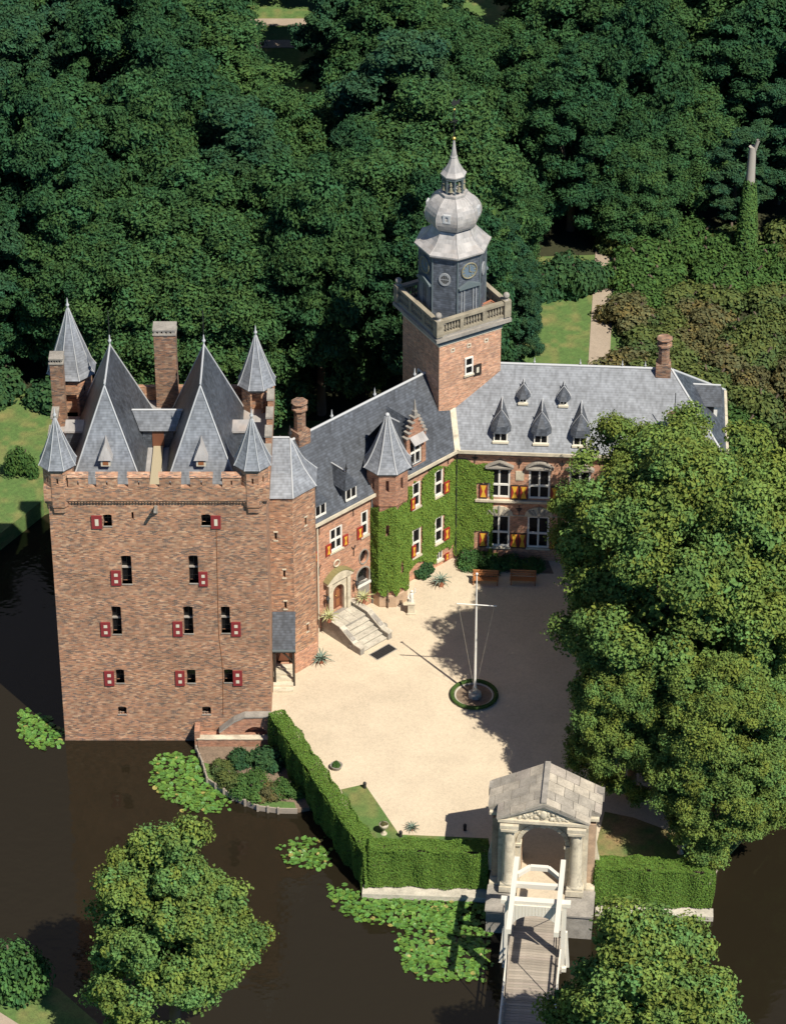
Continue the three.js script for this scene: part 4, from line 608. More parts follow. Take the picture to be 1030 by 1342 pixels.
  { const w = CT.world(2.0, 0, 1.55), t = thing('terracotta_trough', 'terracotta trough standing behind the tower balustrade', 'planter', { x: w.x, y: 18.02, z: w.z, a: CT.a + 0.2 }); part('trough', mg([bb(-0.5, 0.5, 0, 0.55, -0.3, -0.22), bb(-0.5, 0.5, 0, 0.55, 0.22, 0.3), bb(-0.5, -0.42, 0, 0.55, -0.22, 0.22), bb(0.42, 0.5, 0, 0.55, -0.22, 0.22)]), M.terracotta, t); part('soil', bb(-0.42, 0.42, 0.02, 0.46, -0.22, 0.22), M.soil, t); }
}

// ---------- gatehouse ----------
const FG = new Frame(9.3, 41.23, -6);
{
  const G = thing('gatehouse', 'weathered worn stone gatehouse with columns, arch, carved pediment and slab roof at the bridge', 'gatehouse', FG);
  part('base', mg([bb(-3.3, 3.3, -2.8, -0.06, -3.6, 0.0)]), M.stone, G);
  part('passage_floor', bb(-1.5, 1.5, -0.06, 0.03, -3.9, 2.3), M.sand, G);
  const arch = { x0: -1.38, x1: 1.38, y0: 0, y1: 4.78 };
  const opening = [[-1.38, -0.05], [1.38, -0.05]]; for (let i = 0; i <= 16; i++) { const t = i / 16 * Math.PI; opening.push([1.38 * Math.cos(t), 3.4 + 1.38 * Math.sin(t)]); }
  part('front_wall', extr([[-2.5, -0.05], [-1.38, -0.05], ...opening.slice(2).reverse(), [1.38, -0.05], [2.5, -0.05], [2.5, 5.2], [-2.5, 5.2]], 0.5, [], -0.5), M.stone, G);
  part('rear_wall', extr([[-3.2, -0.05], [-1.38, -0.05], ...opening.slice(2).reverse(), [1.38, -0.05], [3.2, -0.05], [3.2, 5.0], [-3.2, 5.0]], 0.6, [], -3.1), M.stone, G);
  part('side_wall', mg([bb(-3.2, -1.38, -0.05, 5.0, -2.5, -0.9), bb(-2.6, -1.38, -0.05, 5.0, -0.9, -0.5)]), M.pinkstone, G); part('side_wall', mg([bb(1.38, 3.2, -0.05, 5.0, -2.5, -0.9), bb(1.38, 2.6, -0.05, 5.0, -0.9, -0.5)]), M.pinkstone, G);
  part('vault', bb(-1.38, 1.38, 4.85, 5.1, -2.5, -0.5), M.stone, G);
  // ring of arch stones
  for (let k = 0; k < 13; k++) { const t0 = k / 13 * Math.PI + 0.012, t1 = (k + 1) / 13 * Math.PI - 0.012, q = (r, t) => [r * Math.cos(t), 3.4 + r * Math.sin(t)]; part(k === 6 ? 'keystone' : 'arch_stone', extr([q(1.4, t0), q(k === 6 ? 1.85 : 1.68, t0), q(k === 6 ? 1.85 : 1.68, t1), q(1.4, t1)], k === 6 ? 0.16 : 0.07, [], 0.0), M.stone, G); }
  for (const s of [-1, 1]) part('impost', bx(0.55, 0.2, 0.5, s * 1.6, 3.3, -0.1), M.stone, G);
  for (const s of [-1, 1]) {
    const c = part('column', lathe([[0.5, 0.55], [0.5, 0.66], [0.43, 0.74], [0.41, 1.6], [0.405, 2.6], [0.36, 4.55], [0.36, 4.6]], 20, s * 2.08, 0.32), M.stone, G);
    part('pedestal', mg([bx(1.1, 0.42, 1.0, s * 2.08, 0.15, 0.32), bx(1.0, 0.2, 0.9, s * 2.08, 0.45, 0.32)]), M.stone, c);
    part('capital', mg([lathe([[0.36, 4.58], [0.42, 4.66], [0.44, 4.75], [0.5, 4.85]], 20, s * 2.08, 0.32), bx(1.02, 0.16, 1.0, s * 2.08, 4.93, 0.32)]), M.stone, c);
    part('pilaster', mg([bb(s * 2.62 - 0.16, s * 2.62 + 0.16, -0.05, 4.9, -0.5, 0.04)]), M.stone, G);
    part('side_pier', bb(s * 3.0 - 0.22, s * 3.0 + 0.22, -0.05, 4.7, -1.4, -0.62), M.pinkstone, G);
    const v = []; for (let i = 0; i <= 10; i++) { const t = i / 10; v.push([3.2 + 0.95 * t * t, 3.2 - 3.0 * t + 0.3 * Math.sin(t * 9)]); }
    const vg = extr([[3.2, -0.05], [4.2, -0.05], ...v.slice().reverse()], 0.5, [], -1.7); if (s < 0) { vg.rotateY(Math.PI); vg.translate(0, 0, -2.9); }
    part('scroll_buttress', fin(vg), M.stone, G);
    part('abutment', mg([bb(s * 2.45 - 0.85, s * 2.45 + 0.85, -2.8, -0.32, 0.0, 2.35), bb(s * 2.45 - 0.92, s * 2.45 + 0.92, -0.32, -0.2, 0.0, 2.45)]), M.grey, G);
  }
  part('entablature', mg([bb(-2.6, 2.6, 5.2, 5.3, -0.5, 0.12), bb(-2.65, -1.5, 5.01, 5.3, 0.12, 0.78), bb(1.5, 2.65, 5.01, 5.3, 0.12, 0.78), bb(-2.68, 2.68, 5.3, 5.42, -0.5, 0.34)]), M.stone, G);
  part('cornice', mg([bb(-2.8, 2.8, 5.42, 5.62, -0.5, 0.6), bb(-3.4, 3.4, 5.0, 5.2, -3.3, -0.55)]), M.stone, G);
  part('tympanum', extr([[-2.5, 5.62], [2.5, 5.62], [0, 6.85]], 0.4, [], 0.0), M.stone, G);
  { reseed(91); const l = []; for (let k = 0; k < 46; k++) { const t = rr(-1, 1), y = rr(0.05, 0.95) * (1 - Math.abs(t)); l.push(new THREE.SphereGeometry(rr(0.07, 0.16), 6, 5).scale(1, rr(0.6, 1.7), 0.6).rotateZ(rr(-1, 1)).translate(t * 1.5, 5.72 + y * 1.0, 0.43)); } l.push(new THREE.SphereGeometry(0.26, 8, 6).scale(1, 1.3, 0.5).translate(0, 6.08, 0.44)); part('carved_relief', mg(l.map((g) => fin(g, true))), M.stone, G); }
  // roof of stone slabs: each slab its own piece
  reseed(17);
  const rise = 0.5, ridge = 7.18, th = 0.14;
  const roofTones = [[1.3, 1.27, 1.2], [1.1, 1.08, 1.04], [1.45, 1.4, 1.3], [1.2, 1.15, 1.12]].map((c) => mat({ map: TX.grey, color: c, roughness: 0.95 }));
  const core = part('roof', extr([[-3.45, ridge - 3.45 * rise - 0.24], [3.45, ridge - 3.45 * rise - 0.24], [3.45, ridge - 3.45 * rise - 0.16], [0, ridge - 0.16], [-3.45, ridge - 3.45 * rise - 0.16]], 2.55, [], -3.35), M.grey, G);
  part('front_roof_edge', extr([[-2.85, ridge - 2.85 * rise - 0.16], [0, ridge - 0.36], [2.85, ridge - 2.85 * rise - 0.16], [2.85, ridge - 2.85 * rise - 0.1], [0, ridge - 0.16], [-2.85, ridge - 2.85 * rise - 0.1]], 1.42, [], -0.8), M.grey, G);
  for (const s of [-1, 1]) { const L = Math.hypot(1, rise); let row = 0;
    for (let z = -3.4; z < 0.6; row++) { const dz = Math.min(row % 2 ? 0.78 : 0.92, 0.64 - z), half = z > -0.85 ? 2.88 : 3.5; let x = 0, k = 0; while (x < half - 0.05) { const w = Math.min(k === 0 && row % 2 ? 0.62 : rr(0.85, 1.15), half - x), g = new THREE.BoxGeometry(w * L - 0.03, th, dz - 0.03); g.rotateZ(-Math.atan(rise)); g.translate(x + w / 2, ridge - (x + w / 2) * rise - 0.06 + rr(0, 0.025), z + dz / 2); if (s < 0) g.scale(-1, 1, 1); const f = fin(g); if (s < 0) { const p = f.attributes.position.array; for (let i = 0; i < p.length; i += 9) for (let j = 0; j < 3; j++) { const t = p[i + 3 + j]; p[i + 3 + j] = p[i + 6 + j]; p[i + 6 + j] = t; } f.computeVertexNormals(); } part('roof_slab', fin(f), roofTones[Math.floor(rnd() * 4)], core); x += w; k++; } z += dz; } }
  part('ridge_stone', bx(0.34, 0.1, 4.04, 0, ridge + 0.03, -1.38), M.grey, core);
  part('corner_block', bx(0.5, 0.7, 0.6, 3.35, 5.3, -2.9), M.grey, G); part('corner_block', bx(0.5, 0.7, 0.6, -3.35, 5.2, -2.9), M.grey, G);
}
// ---------- drawbridge ----------
{
  const B = thing('drawbridge', 'white timber drawbridge with portal, balance beams and grey plank deck over the moat', 'bridge', FG);
  reseed(5); const tones = [0.85, 0.95, 1.05, 1.15].map((k) => mat({ map: TX.plank, color: [k, k * rr(0.97, 1.02), k], roughness: 0.9 }));
  const pg = [0, 1, 2].map((k) => bx(2.96, 0.07, 0.215 - k * 0.004, 0, 0.02, 0));
  for (let k = 0; k < 66; k++) { const p = part('plank', pg[k % 3], tones[Math.floor(rnd() * 4)], B); p.position.set(rr(-0.015, 0.015), rr(-0.006, 0.006), 2.42 + k * 0.232); p.rotation.y = rr(-0.003, 0.003); }
  part('girder', mg([-1.2, 0, 1.2].map((x) => bb(x - 0.15, x + 0.15, -0.45, -0.03, 0.2, 17.5))), M.plank, B);
  part('trestle', mg([7.0, 12.4].flatMap((z) => [bb(-1.7, 1.7, -0.75, -0.45, z - 0.15, z + 0.15), ...[-1.4, 0, 1.4].map((x) => bb(x - 0.14, x + 0.14, -3.2, -0.75, z - 0.14, z + 0.14))])), M.plank, B);
  for (const s of [-1, 1]) {
    part('kerb_beam', bb(s * 1.52 - 0.07, s * 1.52 + 0.07, -0.05, 0.16, 2.4, 17.4), M.plank, B);
    // portal leg with its outer brace
    part('portal_leg', mg([bb(s * 1.72 - 0.14, s * 1.72 + 0.14, -0.7, 4.3, 6.45, 6.8), bar([s * 2.05, -0.6, 6.62], [s * 1.85, 2.2, 6.62], 0.2, 0.22), bb(s * 1.72 - 0.2, s * 1.72 + 0.26, -0.8, -0.5, 6.3, 6.95)]), M.bridge, B);
    part('balance_beam', mg([bar([s * 1.42, 4.62, 3.0], [s * 1.42, 4.82, 9.9], 0.3, 0.36)]), M.bridge, B);
    part('chain', tube([[s * 1.42, 4.65, 9.75], [s * 1.5, 0.1, 10.6]], 0.035, 5, 1), M.iron, B);
    part('stay_rod', tube([[s * 1.72, 4.3, 6.6], [s * 1.6, 0.2, 2.6]], 0.025, 5, 1), M.iron, B);
    const rail = part('railing', mg([bar([s * 1.6, 1.05, 7.0], [s * 1.6, 1.05, 16.8], 0.1, 0.1)]), M.bridge, B);
    part('lower_rail', bar([s * 1.6, 0.55, 7.0], [s * 1.6, 0.55, 16.8], 0.06, 0.06), M.bridge, rail);
    for (let z = 7.6; z < 17; z += 1.8) part('rail_post', bx(0.09, 1.1, 0.09, s * 1.6, 0.5, z), M.bridge, rail);
    const r2 = part('iron_railing', tube([[s * 1.6, 0.95, 2.5], [s * 1.6, 0.95, 6.3]], 0.03, 5, 1), M.iron, B);
    for (const z of [2.6, 3.8, 5.0, 6.2]) part('rail_post', bx(0.05, 0.95, 0.05, s * 1.6, 0.47, z), M.iron, r2);
    part('end_post', bx(0.3, 1.5, 0.3, s * 1.75, 0.6, 17.0), M.bridge, B);
  }
  part('crossbeam', mg([bb(-2.1, 2.1, 4.3, 4.58, 6.42, 6.84)]), M.bridge, B);
  const sh = [[-1.56, 4.3], [-1.56, 2.5]]; for (let i = 0; i <= 14; i++) { const t = Math.PI - i / 14 * Math.PI; sh.push([1.42 * Math.cos(t), 2.5 + 1.05 * Math.sin(t)]); } sh.push([1.56, 2.5], [1.56, 4.3]);
  const bd = part('arch_boarding', extr(sh, 0.06, [], 6.845), M.bridge, B);
  part('batten', mg(Array.from({ length: 13 }, (_, k) => { const x = -1.2 + k * 0.2, y = 2.5 + 1.05 * Math.sqrt(Math.max(0, 1 - (x / 1.42) ** 2)) + 0.05; return bb(x - 0.012, x + 0.012, y, 4.28, 6.905, 6.917); })), M.cream, bd);
  part('counterweight_frame', mg([bar([-1.3, 4.6, 5.35], [1.3, 4.6, 5.35], 0.24, 0.34), bar([-1.3, 4.62, 4.5], [-0.55, 4.62, 3.7], 0.22, 0.3), bar([-0.55, 4.62, 3.72], [0.55, 4.62, 3.72], 0.24, 0.32), bar([0.55, 4.62, 3.7], [1.3, 4.62, 4.5], 0.22, 0.3)]), M.bridge, B);
}
{ const P = FG.world(0, 0, 18.2); const b = thing('bridge_ramp', 'paved stone landing at the outer end of the drawbridge', 'ramp', { x: P.x, z: P.z, a: FG.a }); part('paving', bb(-2.2, 2.2, -2.8, 0.0, -0.55, 8), M.grey, b); part('kerb', mg([bb(-2.45, -2.2, -2.8, 0.15, -0.55, 8), bb(2.2, 2.45, -2.8, 0.15, -0.55, 8)]), M.stone, b); }
// ---------- front steps ----------
{
  const F = FL, x = F.rect(380 + 242 * 0.2235, 700, 380 + 306 * 0.2235, 800), cx = F.at(380 + 274 * 0.2235, 560 + 985 * 0.2235)[0];
  void x; const S = thing('stone_steps', 'grey stone entrance steps with low side walls below the arched front door', 'steps', { x: F.world(cx, 0, 0).x, z: F.world(cx, 0, 0).z, a: F.a });
  const w = 1.12, h = 0.17;
  part('landing', mg([bb(-w, w, -0.1, h * 6, 0.05, 1.75)]), M.grey, S);
  for (let k = 0; k < 5; k++) { const st = part('step', bb(-w, w, -0.1, h * (5 - k) - 0.05, 1.75 + k * 0.43, 1.75 + (k + 1) * 0.43 - 0.05), M.grey, S); part('tread', bb(-w + 0.01, w - 0.01, h * (5 - k) - 0.05, h * (5 - k), 1.75 + k * 0.43 - 0.05, 1.75 + (k + 1) * 0.43), M.quay, st); }
  for (let k = 0; k < 6; k++) part('paving_stone', bb(-w + (k % 3) * w * 2 / 3 + 0.01, -w + (k % 3 + 1) * w * 2 / 3 - 0.01, h * 6, h * 6 + 0.03, k < 3 ? 0.4 : 1.08, k < 3 ? 1.06 : 1.76), M.quay, S);
  for (const s of [-1, 1]) { const c = part('side_wall', extr([[0, -0.1], [3.95, -0.1], [3.95, 0.55], [3.3, 0.62], [2.9, 0.95], [1.9, 1.3], [0, 1.3]], 0.36).rotateY(-Math.PI / 2).translate(s * (w + 0.18) + 0.18, 0, 0.05), M.grey, S); part('coping', mg([bb(s * (w + 0.18) - 0.23, s * (w + 0.18) + 0.23, 1.3, 1.37, 0.05, 1.98), bar([s * (w + 0.18), 1.3, 1.95], [s * (w + 0.18), 0.64, 3.35], 0.46, 0.07), bb(s * (w + 0.18) - 0.23, s * (w + 0.18) + 0.23, 0.55, 0.64, 3.3, 4.05)]), M.quay, c); }
  const g = F.world(cx - 0.05, 0, 4.75), d = thing('boot_grate', 'dark iron grating in the sand below the entrance steps', 'grating', { x: g.x, z: g.z, a: F.a });
  part('frame', mg([bb(-0.95, 0.95, -0.05, 0.02, -0.45, -0.38), bb(-0.95, 0.95, -0.05, 0.02, 0.38, 0.45), bb(-0.95, -0.88, -0.05, 0.02, -0.38, 0.38), bb(0.88, 0.95, -0.05, 0.02, -0.38, 0.38)]), M.grey, d);
  part('grille', mg([bb(-0.88, 0.88, -0.05, 0.008, -0.38, 0.38), ...Array.from({ length: 9 }, (_, k) => bx(0.03, 0.02, 0.76, -0.8 + k * 0.2, 0.015, 0))]), M.iron, d);
  for (const [u, v, l] of [[380 + 551 * 0.2235, 560 + 1187 * 0.2235, 'grey stone ball on the sand beside the turret side of the entrance steps'], [380 + 369 * 0.2235, 560 + 1296 * 0.2235, 'grey stone ball on the sand beside the porch side of the entrance steps']]) { const p = onY(u, v), b = thing('stone_ball', l, 'stone', { x: p.x, z: p.z }); part('ball', ball(0.27, 0, 0.3, 0, 14), M.grey, b); part('foot', lathe([[0.22, 0], [0.2, 0.08], [0.1, 0.12]], 10), M.grey, b); }
}
// ---------- flagpole, benches, statue ----------
{
  const p = onY(622, 913), f = thing('flagpole', 'tall white ship mast flagpole with yard on a pale stone foot', 'flagpole', { x: p.x, z: p.z });
  const top = onZ(625, 753, p.z).y, yy = onZ(622, 791, p.z).y;
  part('pole', lathe([[0.1, 0.2], [0.075, top * 0.6], [0.04, top]], 10), M.white, f); part('truck', ball(0.09, 0, top + 0.06, 0), M.white, f);
  part('yard', tube([[-1.3, yy, 0], [1.35, yy - 0.06, 0.2]], 0.04, 6, 1), M.white, f);
  part('stone_foot', mg([ring(8, [[0.48, -0.05], [0.46, 0.34], [0.4, 0.4]], Math.PI / 8), bx(0.3, 0.5, 0.3, 0, 0.55, 0)]), M.quay, f);
  for (const s of [-1, 1]) part('halyard', tube([[s * 1.2, yy, 0.1], [s * 0.14, 1.2, 0]], 0.006, 4, 1), M.cream, f);
  const c = onY(621, 912), r = thing('mast_kerb', 'round stone kerb with gravel bed at the foot of the flagpole', 'kerb', { x: c.x, z: c.z });
  part('gravel', fin(new THREE.CylinderGeometry(1.3, 1.3, 0.1, 32).translate(0, 0.0, 0)), M.soil, r); part('kerb', fin(new THREE.TorusGeometry(1.28, 0.07, 6, 40).rotateX(Math.PI / 2).translate(0, 0.06, 0), true), M.quay, r);
  const bench = (u, v, l) => {
    const p = onY(u, v), b = thing('bench', l, 'bench', { x: p.x, z: p.z, a: FR.a }, undefined), w = 0.92;
    for (let k = 0; k < 4; k++) part('seat_slat', bx(w * 2, 0.04, 0.11, 0, 0.44, 0.12 - k * 0.13), M.orangewood, b);
    for (let k = 0; k < 3; k++) part('back_slat', bx(w * 2, 0.12, 0.035, 0, 0.58 + k * 0.16, -0.36 - k * 0.035, 0, -0.2), M.orangewood, b);
    for (const s of [-1, 1]) { for (const z of [0.12, -0.34]) part('leg', bx(0.07, z < 0 ? 0.95 : 0.6, 0.07, s * (w - 0.08), z < 0 ? 0.47 : 0.3, z - (z < 0 ? 0.04 : 0)), M.wood, b); part('armrest', bx(0.08, 0.04, 0.56, s * (w - 0.08), 0.62, -0.1), M.orangewood, b); }
  };
  bench(636, 766, 'orange brown wooden bench behind the flagpole, next to the creeper corner'); bench(685, 766, 'orange brown wooden bench next to the large leafy tree by the red brick wing');
  const q = onY(539, 803), s = thing('garden_statue', 'small white stone figure with raised arm on a square pedestal by the turret', 'statue', { x: q.x, z: q.z });
  part('pedestal', mg([bx(0.62, 0.12, 0.62, 0, 0.06, 0), bx(0.48, 0.75, 0.48, 0, 0.48, 0), bx(0.6, 0.1, 0.6, 0, 0.9, 0)]), M.stone, s);
  { const bones = [[[0, 0.98, 0.02], [0.02, 1.32, 0], 0.1, 0.12], [[0.1, 0.96, 0.06], [0.03, 1.32, 0], 0.06, 0.1], [[0.02, 1.32, 0], [0.0, 1.62, -0.02], 0.13, 0.13], [[0, 1.62, -0.02], [0.02, 1.76, 0], 0.06, 0.05], [[0.02, 1.84, 0.01], [0.02, 1.86, 0.01], 0.095, 0.1], [[0.12, 1.6, 0], [0.26, 1.82, 0.02], 0.055, 0.045], [[0.26, 1.82, 0.02], [0.24, 2.12, 0.03], 0.045, 0.035], [[-0.12, 1.6, 0], [-0.24, 1.4, 0.04], 0.055, 0.045], [[-0.24, 1.4, 0.04], [-0.12, 1.24, 0.12], 0.045, 0.035], [[-0.1, 0.95, -0.08], [-0.06, 1.3, -0.06], 0.12, 0.08]]; const l = []; for (const [a, b, r0, r1] of bones) { const A = V(...a), B = V(...b), g = new THREE.CylinderGeometry(r1, r0, A.distanceTo(B), 9, 1); g.applyQuaternion(new THREE.Quaternion().setFromUnitVectors(V(0, 1, 0), B.clone().sub(A).normalize())); g.translate((a[0] + b[0]) / 2, (a[1] + b[1]) / 2, (a[2] + b[2]) / 2); l.push(fin(g, true), ball(r0, ...a, 9), ball(r1, ...b, 9)); } part('figure', mg(l), M.marble, s); }
  const bo = (u, v, l, y = 0.45) => { const p = onY(u, v), b = thing('bollard', l, 'bollard', { x: p.x, z: p.z }); part('post', lathe([[0.11, 0], [0.11, y], [0.07, y + 0.06], [0, y + 0.07]], 10), M.iron, b); part('collar', lathe([[0.13, y - 0.1], [0.13, y - 0.04]], 10), M.iron, b); };
  bo(609, 1088, 'short black bollard on the sand in the shadow of the gatehouse'); bo(478, 1033, 'short black corner post at the pointed tip of the lawn'); bo(525, 1097, 'short black corner post beside the agave and the front hedge');
}

// ---------- foliage ----------
class Leaves {
  constructor() { this.p = []; this.c = []; }
  add(p, n, size, col, wide = 0.7, along = null) {
    const ax = along ? along.x + rr(-0.5, 0.5) : rr(-1, 1), ay = along ? along.y + rr(-0.5, 0.5) : rr(-1, 1), az = along ? along.z + rr(-0.5, 0.5) : rr(-1, 1); let tx = ay * n.z - az * n.y, ty = az * n.x - ax * n.z, tz = ax * n.y - ay * n.x; const q = 1 / (Math.hypot(tx, ty, tz) + 1e-6); tx *= q; ty *= q; tz *= q;
    const bx_ = n.y * tz - n.z * ty, by = n.z * tx - n.x * tz, bz = n.x * ty - n.y * tx, h = size / 2, w = h * wide, f = size * 0.12;
    const B = [p.x - tx * h, p.y - ty * h, p.z - tz * h], T = [p.x + tx * h, p.y + ty * h, p.z + tz * h], L = [p.x + bx_ * w + n.x * f, p.y + by * w + n.y * f, p.z + bz * w + n.z * f], R = [p.x - bx_ * w + n.x * f, p.y - by * w + n.y * f, p.z - bz * w + n.z * f];
    this.p.push(...B, ...R, ...T, ...B, ...T, ...L); for (let i = 0; i < 6; i++) this.c.push(col[0], col[1], col[2]);
  }
  geo() { const g = new THREE.BufferGeometry(); g.setAttribute('position', new THREE.Float32BufferAttribute(this.p, 3)); g.setAttribute('color', new THREE.Float32BufferAttribute(this.c, 3)); g.computeVertexNormals(); return g; }
}
const unit = () => { const z = rr(-1, 1), a = rr(0, 2 * Math.PI), r = Math.sqrt(1 - z * z); return V(r * Math.cos(a), z, r * Math.sin(a)); };
const vary = (c, k, h = 0.12) => { const j = 1 + rr(-k, k), y = rr(-h, h); return [c[0] * j * (1 + y), c[1] * j, c[2] * j * (1 - y)]; };
function puff(L, c, r, out, n, size, col, o = {}) {      // one clump of leaves, densest on its outer side
  const { flat = 0.75, jitter = 0.55, lift = 0.35 } = o, base = vary(col, 0.18, o.hue ?? 0.12), N = V(), P = V(), A = V();
  for (let i = 0; i < n; i++) {
    const d = unit(); if (d.dot(out) < -0.3 && rnd() < 0.8) { i -= rnd() < 0.5 ? 1 : 0; continue; }
    const k = r * (0.3 + 0.85 * Math.pow(rnd(), 0.7)) * (1 + 0.3 * Math.sin(d.x * 7 + c.x * 3) * Math.sin(d.z * 8 + c.z) * Math.cos(d.y * 6 + c.y));
    P.set(c.x + d.x * k, c.y + d.y * k * flat - (o.droop ?? 0) * k * (d.x * out.x + d.z * out.z), c.z + d.z * k); N.set(d.x + rr(-jitter, jitter), d.y + rr(-jitter, jitter) + lift, d.z + rr(-jitter, jitter)).normalize();
    if (o.spray) { A.set(-N.z, o.spray, N.x); }           // blades lie along the twig
    L.add(P, N, size * rr(0.7, 1.25), vary(base, 0.2, 0.1), o.wide, o.spray ? A : null);
  }
}
function crown(o) {                                      // boughs set round the crown, each a bunch of leaf clumps
  reseed(o.seed); const L = new Leaves(), cy = (o.y0 + o.y1) / 2, ry = (o.y1 - o.y0) / 2, centres = [];
  for (let i = 0; i < o.boughs; i++) {
    let best = null, bd = -1;
    for (let t = 0; t < 6; t++) { const d = unit(); if (d.y < -0.82) continue; const m = Math.min(9, ...centres.map((q) => q.distanceTo(d))); if (m > bd) { bd = m; best = d; } }
    if (!best) { i--; continue; } centres.push(best);
    const d = best, k = rr(o.k0 ?? 0.6, o.k1 ?? 0.86), taper = o.cone ? 1 - o.cone * Math.max(0, d.y) : 1, c = V(d.x * o.R * k * taper, cy + d.y * ry * (k + 0.04), d.z * o.R * k * taper), br = o.br * rr(0.7, 1.3), out = V(d.x, d.y * 0.8 + 0.35, d.z).normalize();
    const m = Math.round(o.per * (br / o.br) ** 2);
    for (let j = 0; j < m; j++) { const e = unit(); if (e.dot(out) < -0.15) { j -= rnd() < 0.85 ? 1 : 0; continue; } const q = br * rr(0.6, 1.08), pc = V(c.x + e.x * q, c.y + e.y * q * 0.72, c.z + e.z * q); puff(L, pc, o.pr * rr(0.65, 1.3), V(e.x + out.x * 0.5, e.y + 0.35, e.z + out.z * 0.5).normalize(), o.n, o.size, o.col, o); }
    puff(L, c, br * 0.75, out, o.n * 1.1, o.size * 1.5, o.col, { ...o, droop: 0 });
  }
  for (let i = 0; i < (o.fill ?? 16); i++) { const d = unit(), k = rr(0.25, 0.62); puff(L, V(d.x * o.R * k, cy + d.y * ry * k, d.z * o.R * k), o.br * 0.9, d, o.n, o.size * 1.7, o.col, { ...o, droop: 0 }); }
  return L.geo();
}
function trunkGeo(h, r, R, s, cy) {
  reseed(s); const l = [], g = new THREE.CylinderGeometry(r * 0.45, r * 1.15, h, 9, 4); g.translate(0, h / 2, 0); l.push(fin(g, true));
  for (let k = 0; k < 7; k++) { const a = k * 2.4 + rr(0, 0.6), y = h * rr(0.45, 0.85), q = R * rr(0.45, 0.75); l.push(tube([[0, y, 0], [q * 0.45 * Math.cos(a), y + (cy - y) * 0.4 + 0.4, q * 0.45 * Math.sin(a)], [q * Math.cos(a), cy + rr(-1, 2), q * Math.sin(a)]], r * 0.22, 5, 6)); }
  return mg(l);
}
function tree(name, label, cat, x, y, z, sx, sy, rot, kind, group) {
  const t = thing(name, label, cat, { x, y, z, a: rot }, group); t.scale.set(sx, sy, sx); part('trunk', kind.trunk, kind.bark ?? M.bark, t); part('crown', kind.crown, kind.mat ?? M.leaf, t); return t;
}
// courtyard limes
const LIME = [0.122, 0.184, 0.042], WOOD = [0.036, 0.082, 0.030];
const big = { crown: crown({ seed: 101, R: 7.6, y0: 0.8, y1: 21.5, boughs: 76, per: 10, n: 235, size: 0.245, col: LIME, br: 1.65, pr: 0.85, flat: 0.75, jitter: 0.85, hue: 0.2, k0: 0.62, k1: 0.95, fill: 60 }), trunk: trunkGeo(13, 0.55, 7, 3, 13) };
const G3 = 'tall limes on the courtyard side of the red brick wing';
void G3;
tree('lime_tree', 'big spreading lime tree hiding most of the red brick wing', 'tree', 19.1, 0, 26.8, 1.08, 1.13, 0.3, big);
tree('lime_tree', 'lime tree crown rising against the pale slate roof and its slender chimney', 'tree', 17.9, 0, 15.0, 0.84, 0.83, 2.2, big);
tree('lime_tree', 'lower lime tree leaning over the water beyond the clipped hedge right of the gatehouse', 'tree', 20.4, 0, 37.2, 0.62, 0.66, 4.1, big);
tree('lime_tree', 'lime tree at the water edge to the right of the red brick wing', 'tree', 25.6, 0, 25.0, 0.66, 0.85, 5.2, big);
tree('lime_tree', 'smaller lime tree on the sand between the big lime and the gatehouse', 'tree', 15.4, 0, 32.6, 0.56, 0.6, 1.1, big);
// near bank
const near = { crown: crown({ seed: 202, R: 5.0, y0: 1.2, y1: 14.6, boughs: 66, per: 9, n: 170, size: 0.23, col: [0.120, 0.190, 0.046], br: 1.15, pr: 0.62, flat: 0.8, jitter: 0.9, cone: 0.42, hue: 0.22, k0: 0.58, k1: 0.97, fill: 50 }), trunk: trunkGeo(9, 0.35, 4.5, 4, 8.5) };
tree('bank_tree', 'upright leafy tree standing alone on the near bank beside the dark open water', 'tree', -12.9, BANK, 54.2, 0.97, 1.07, 0.4, near);
tree('bank_tree', 'rounded dense tree on the near bank beside the drawbridge', 'tree', 14.2, BANK, 63, 1.13, 1.16, 2.6, near);
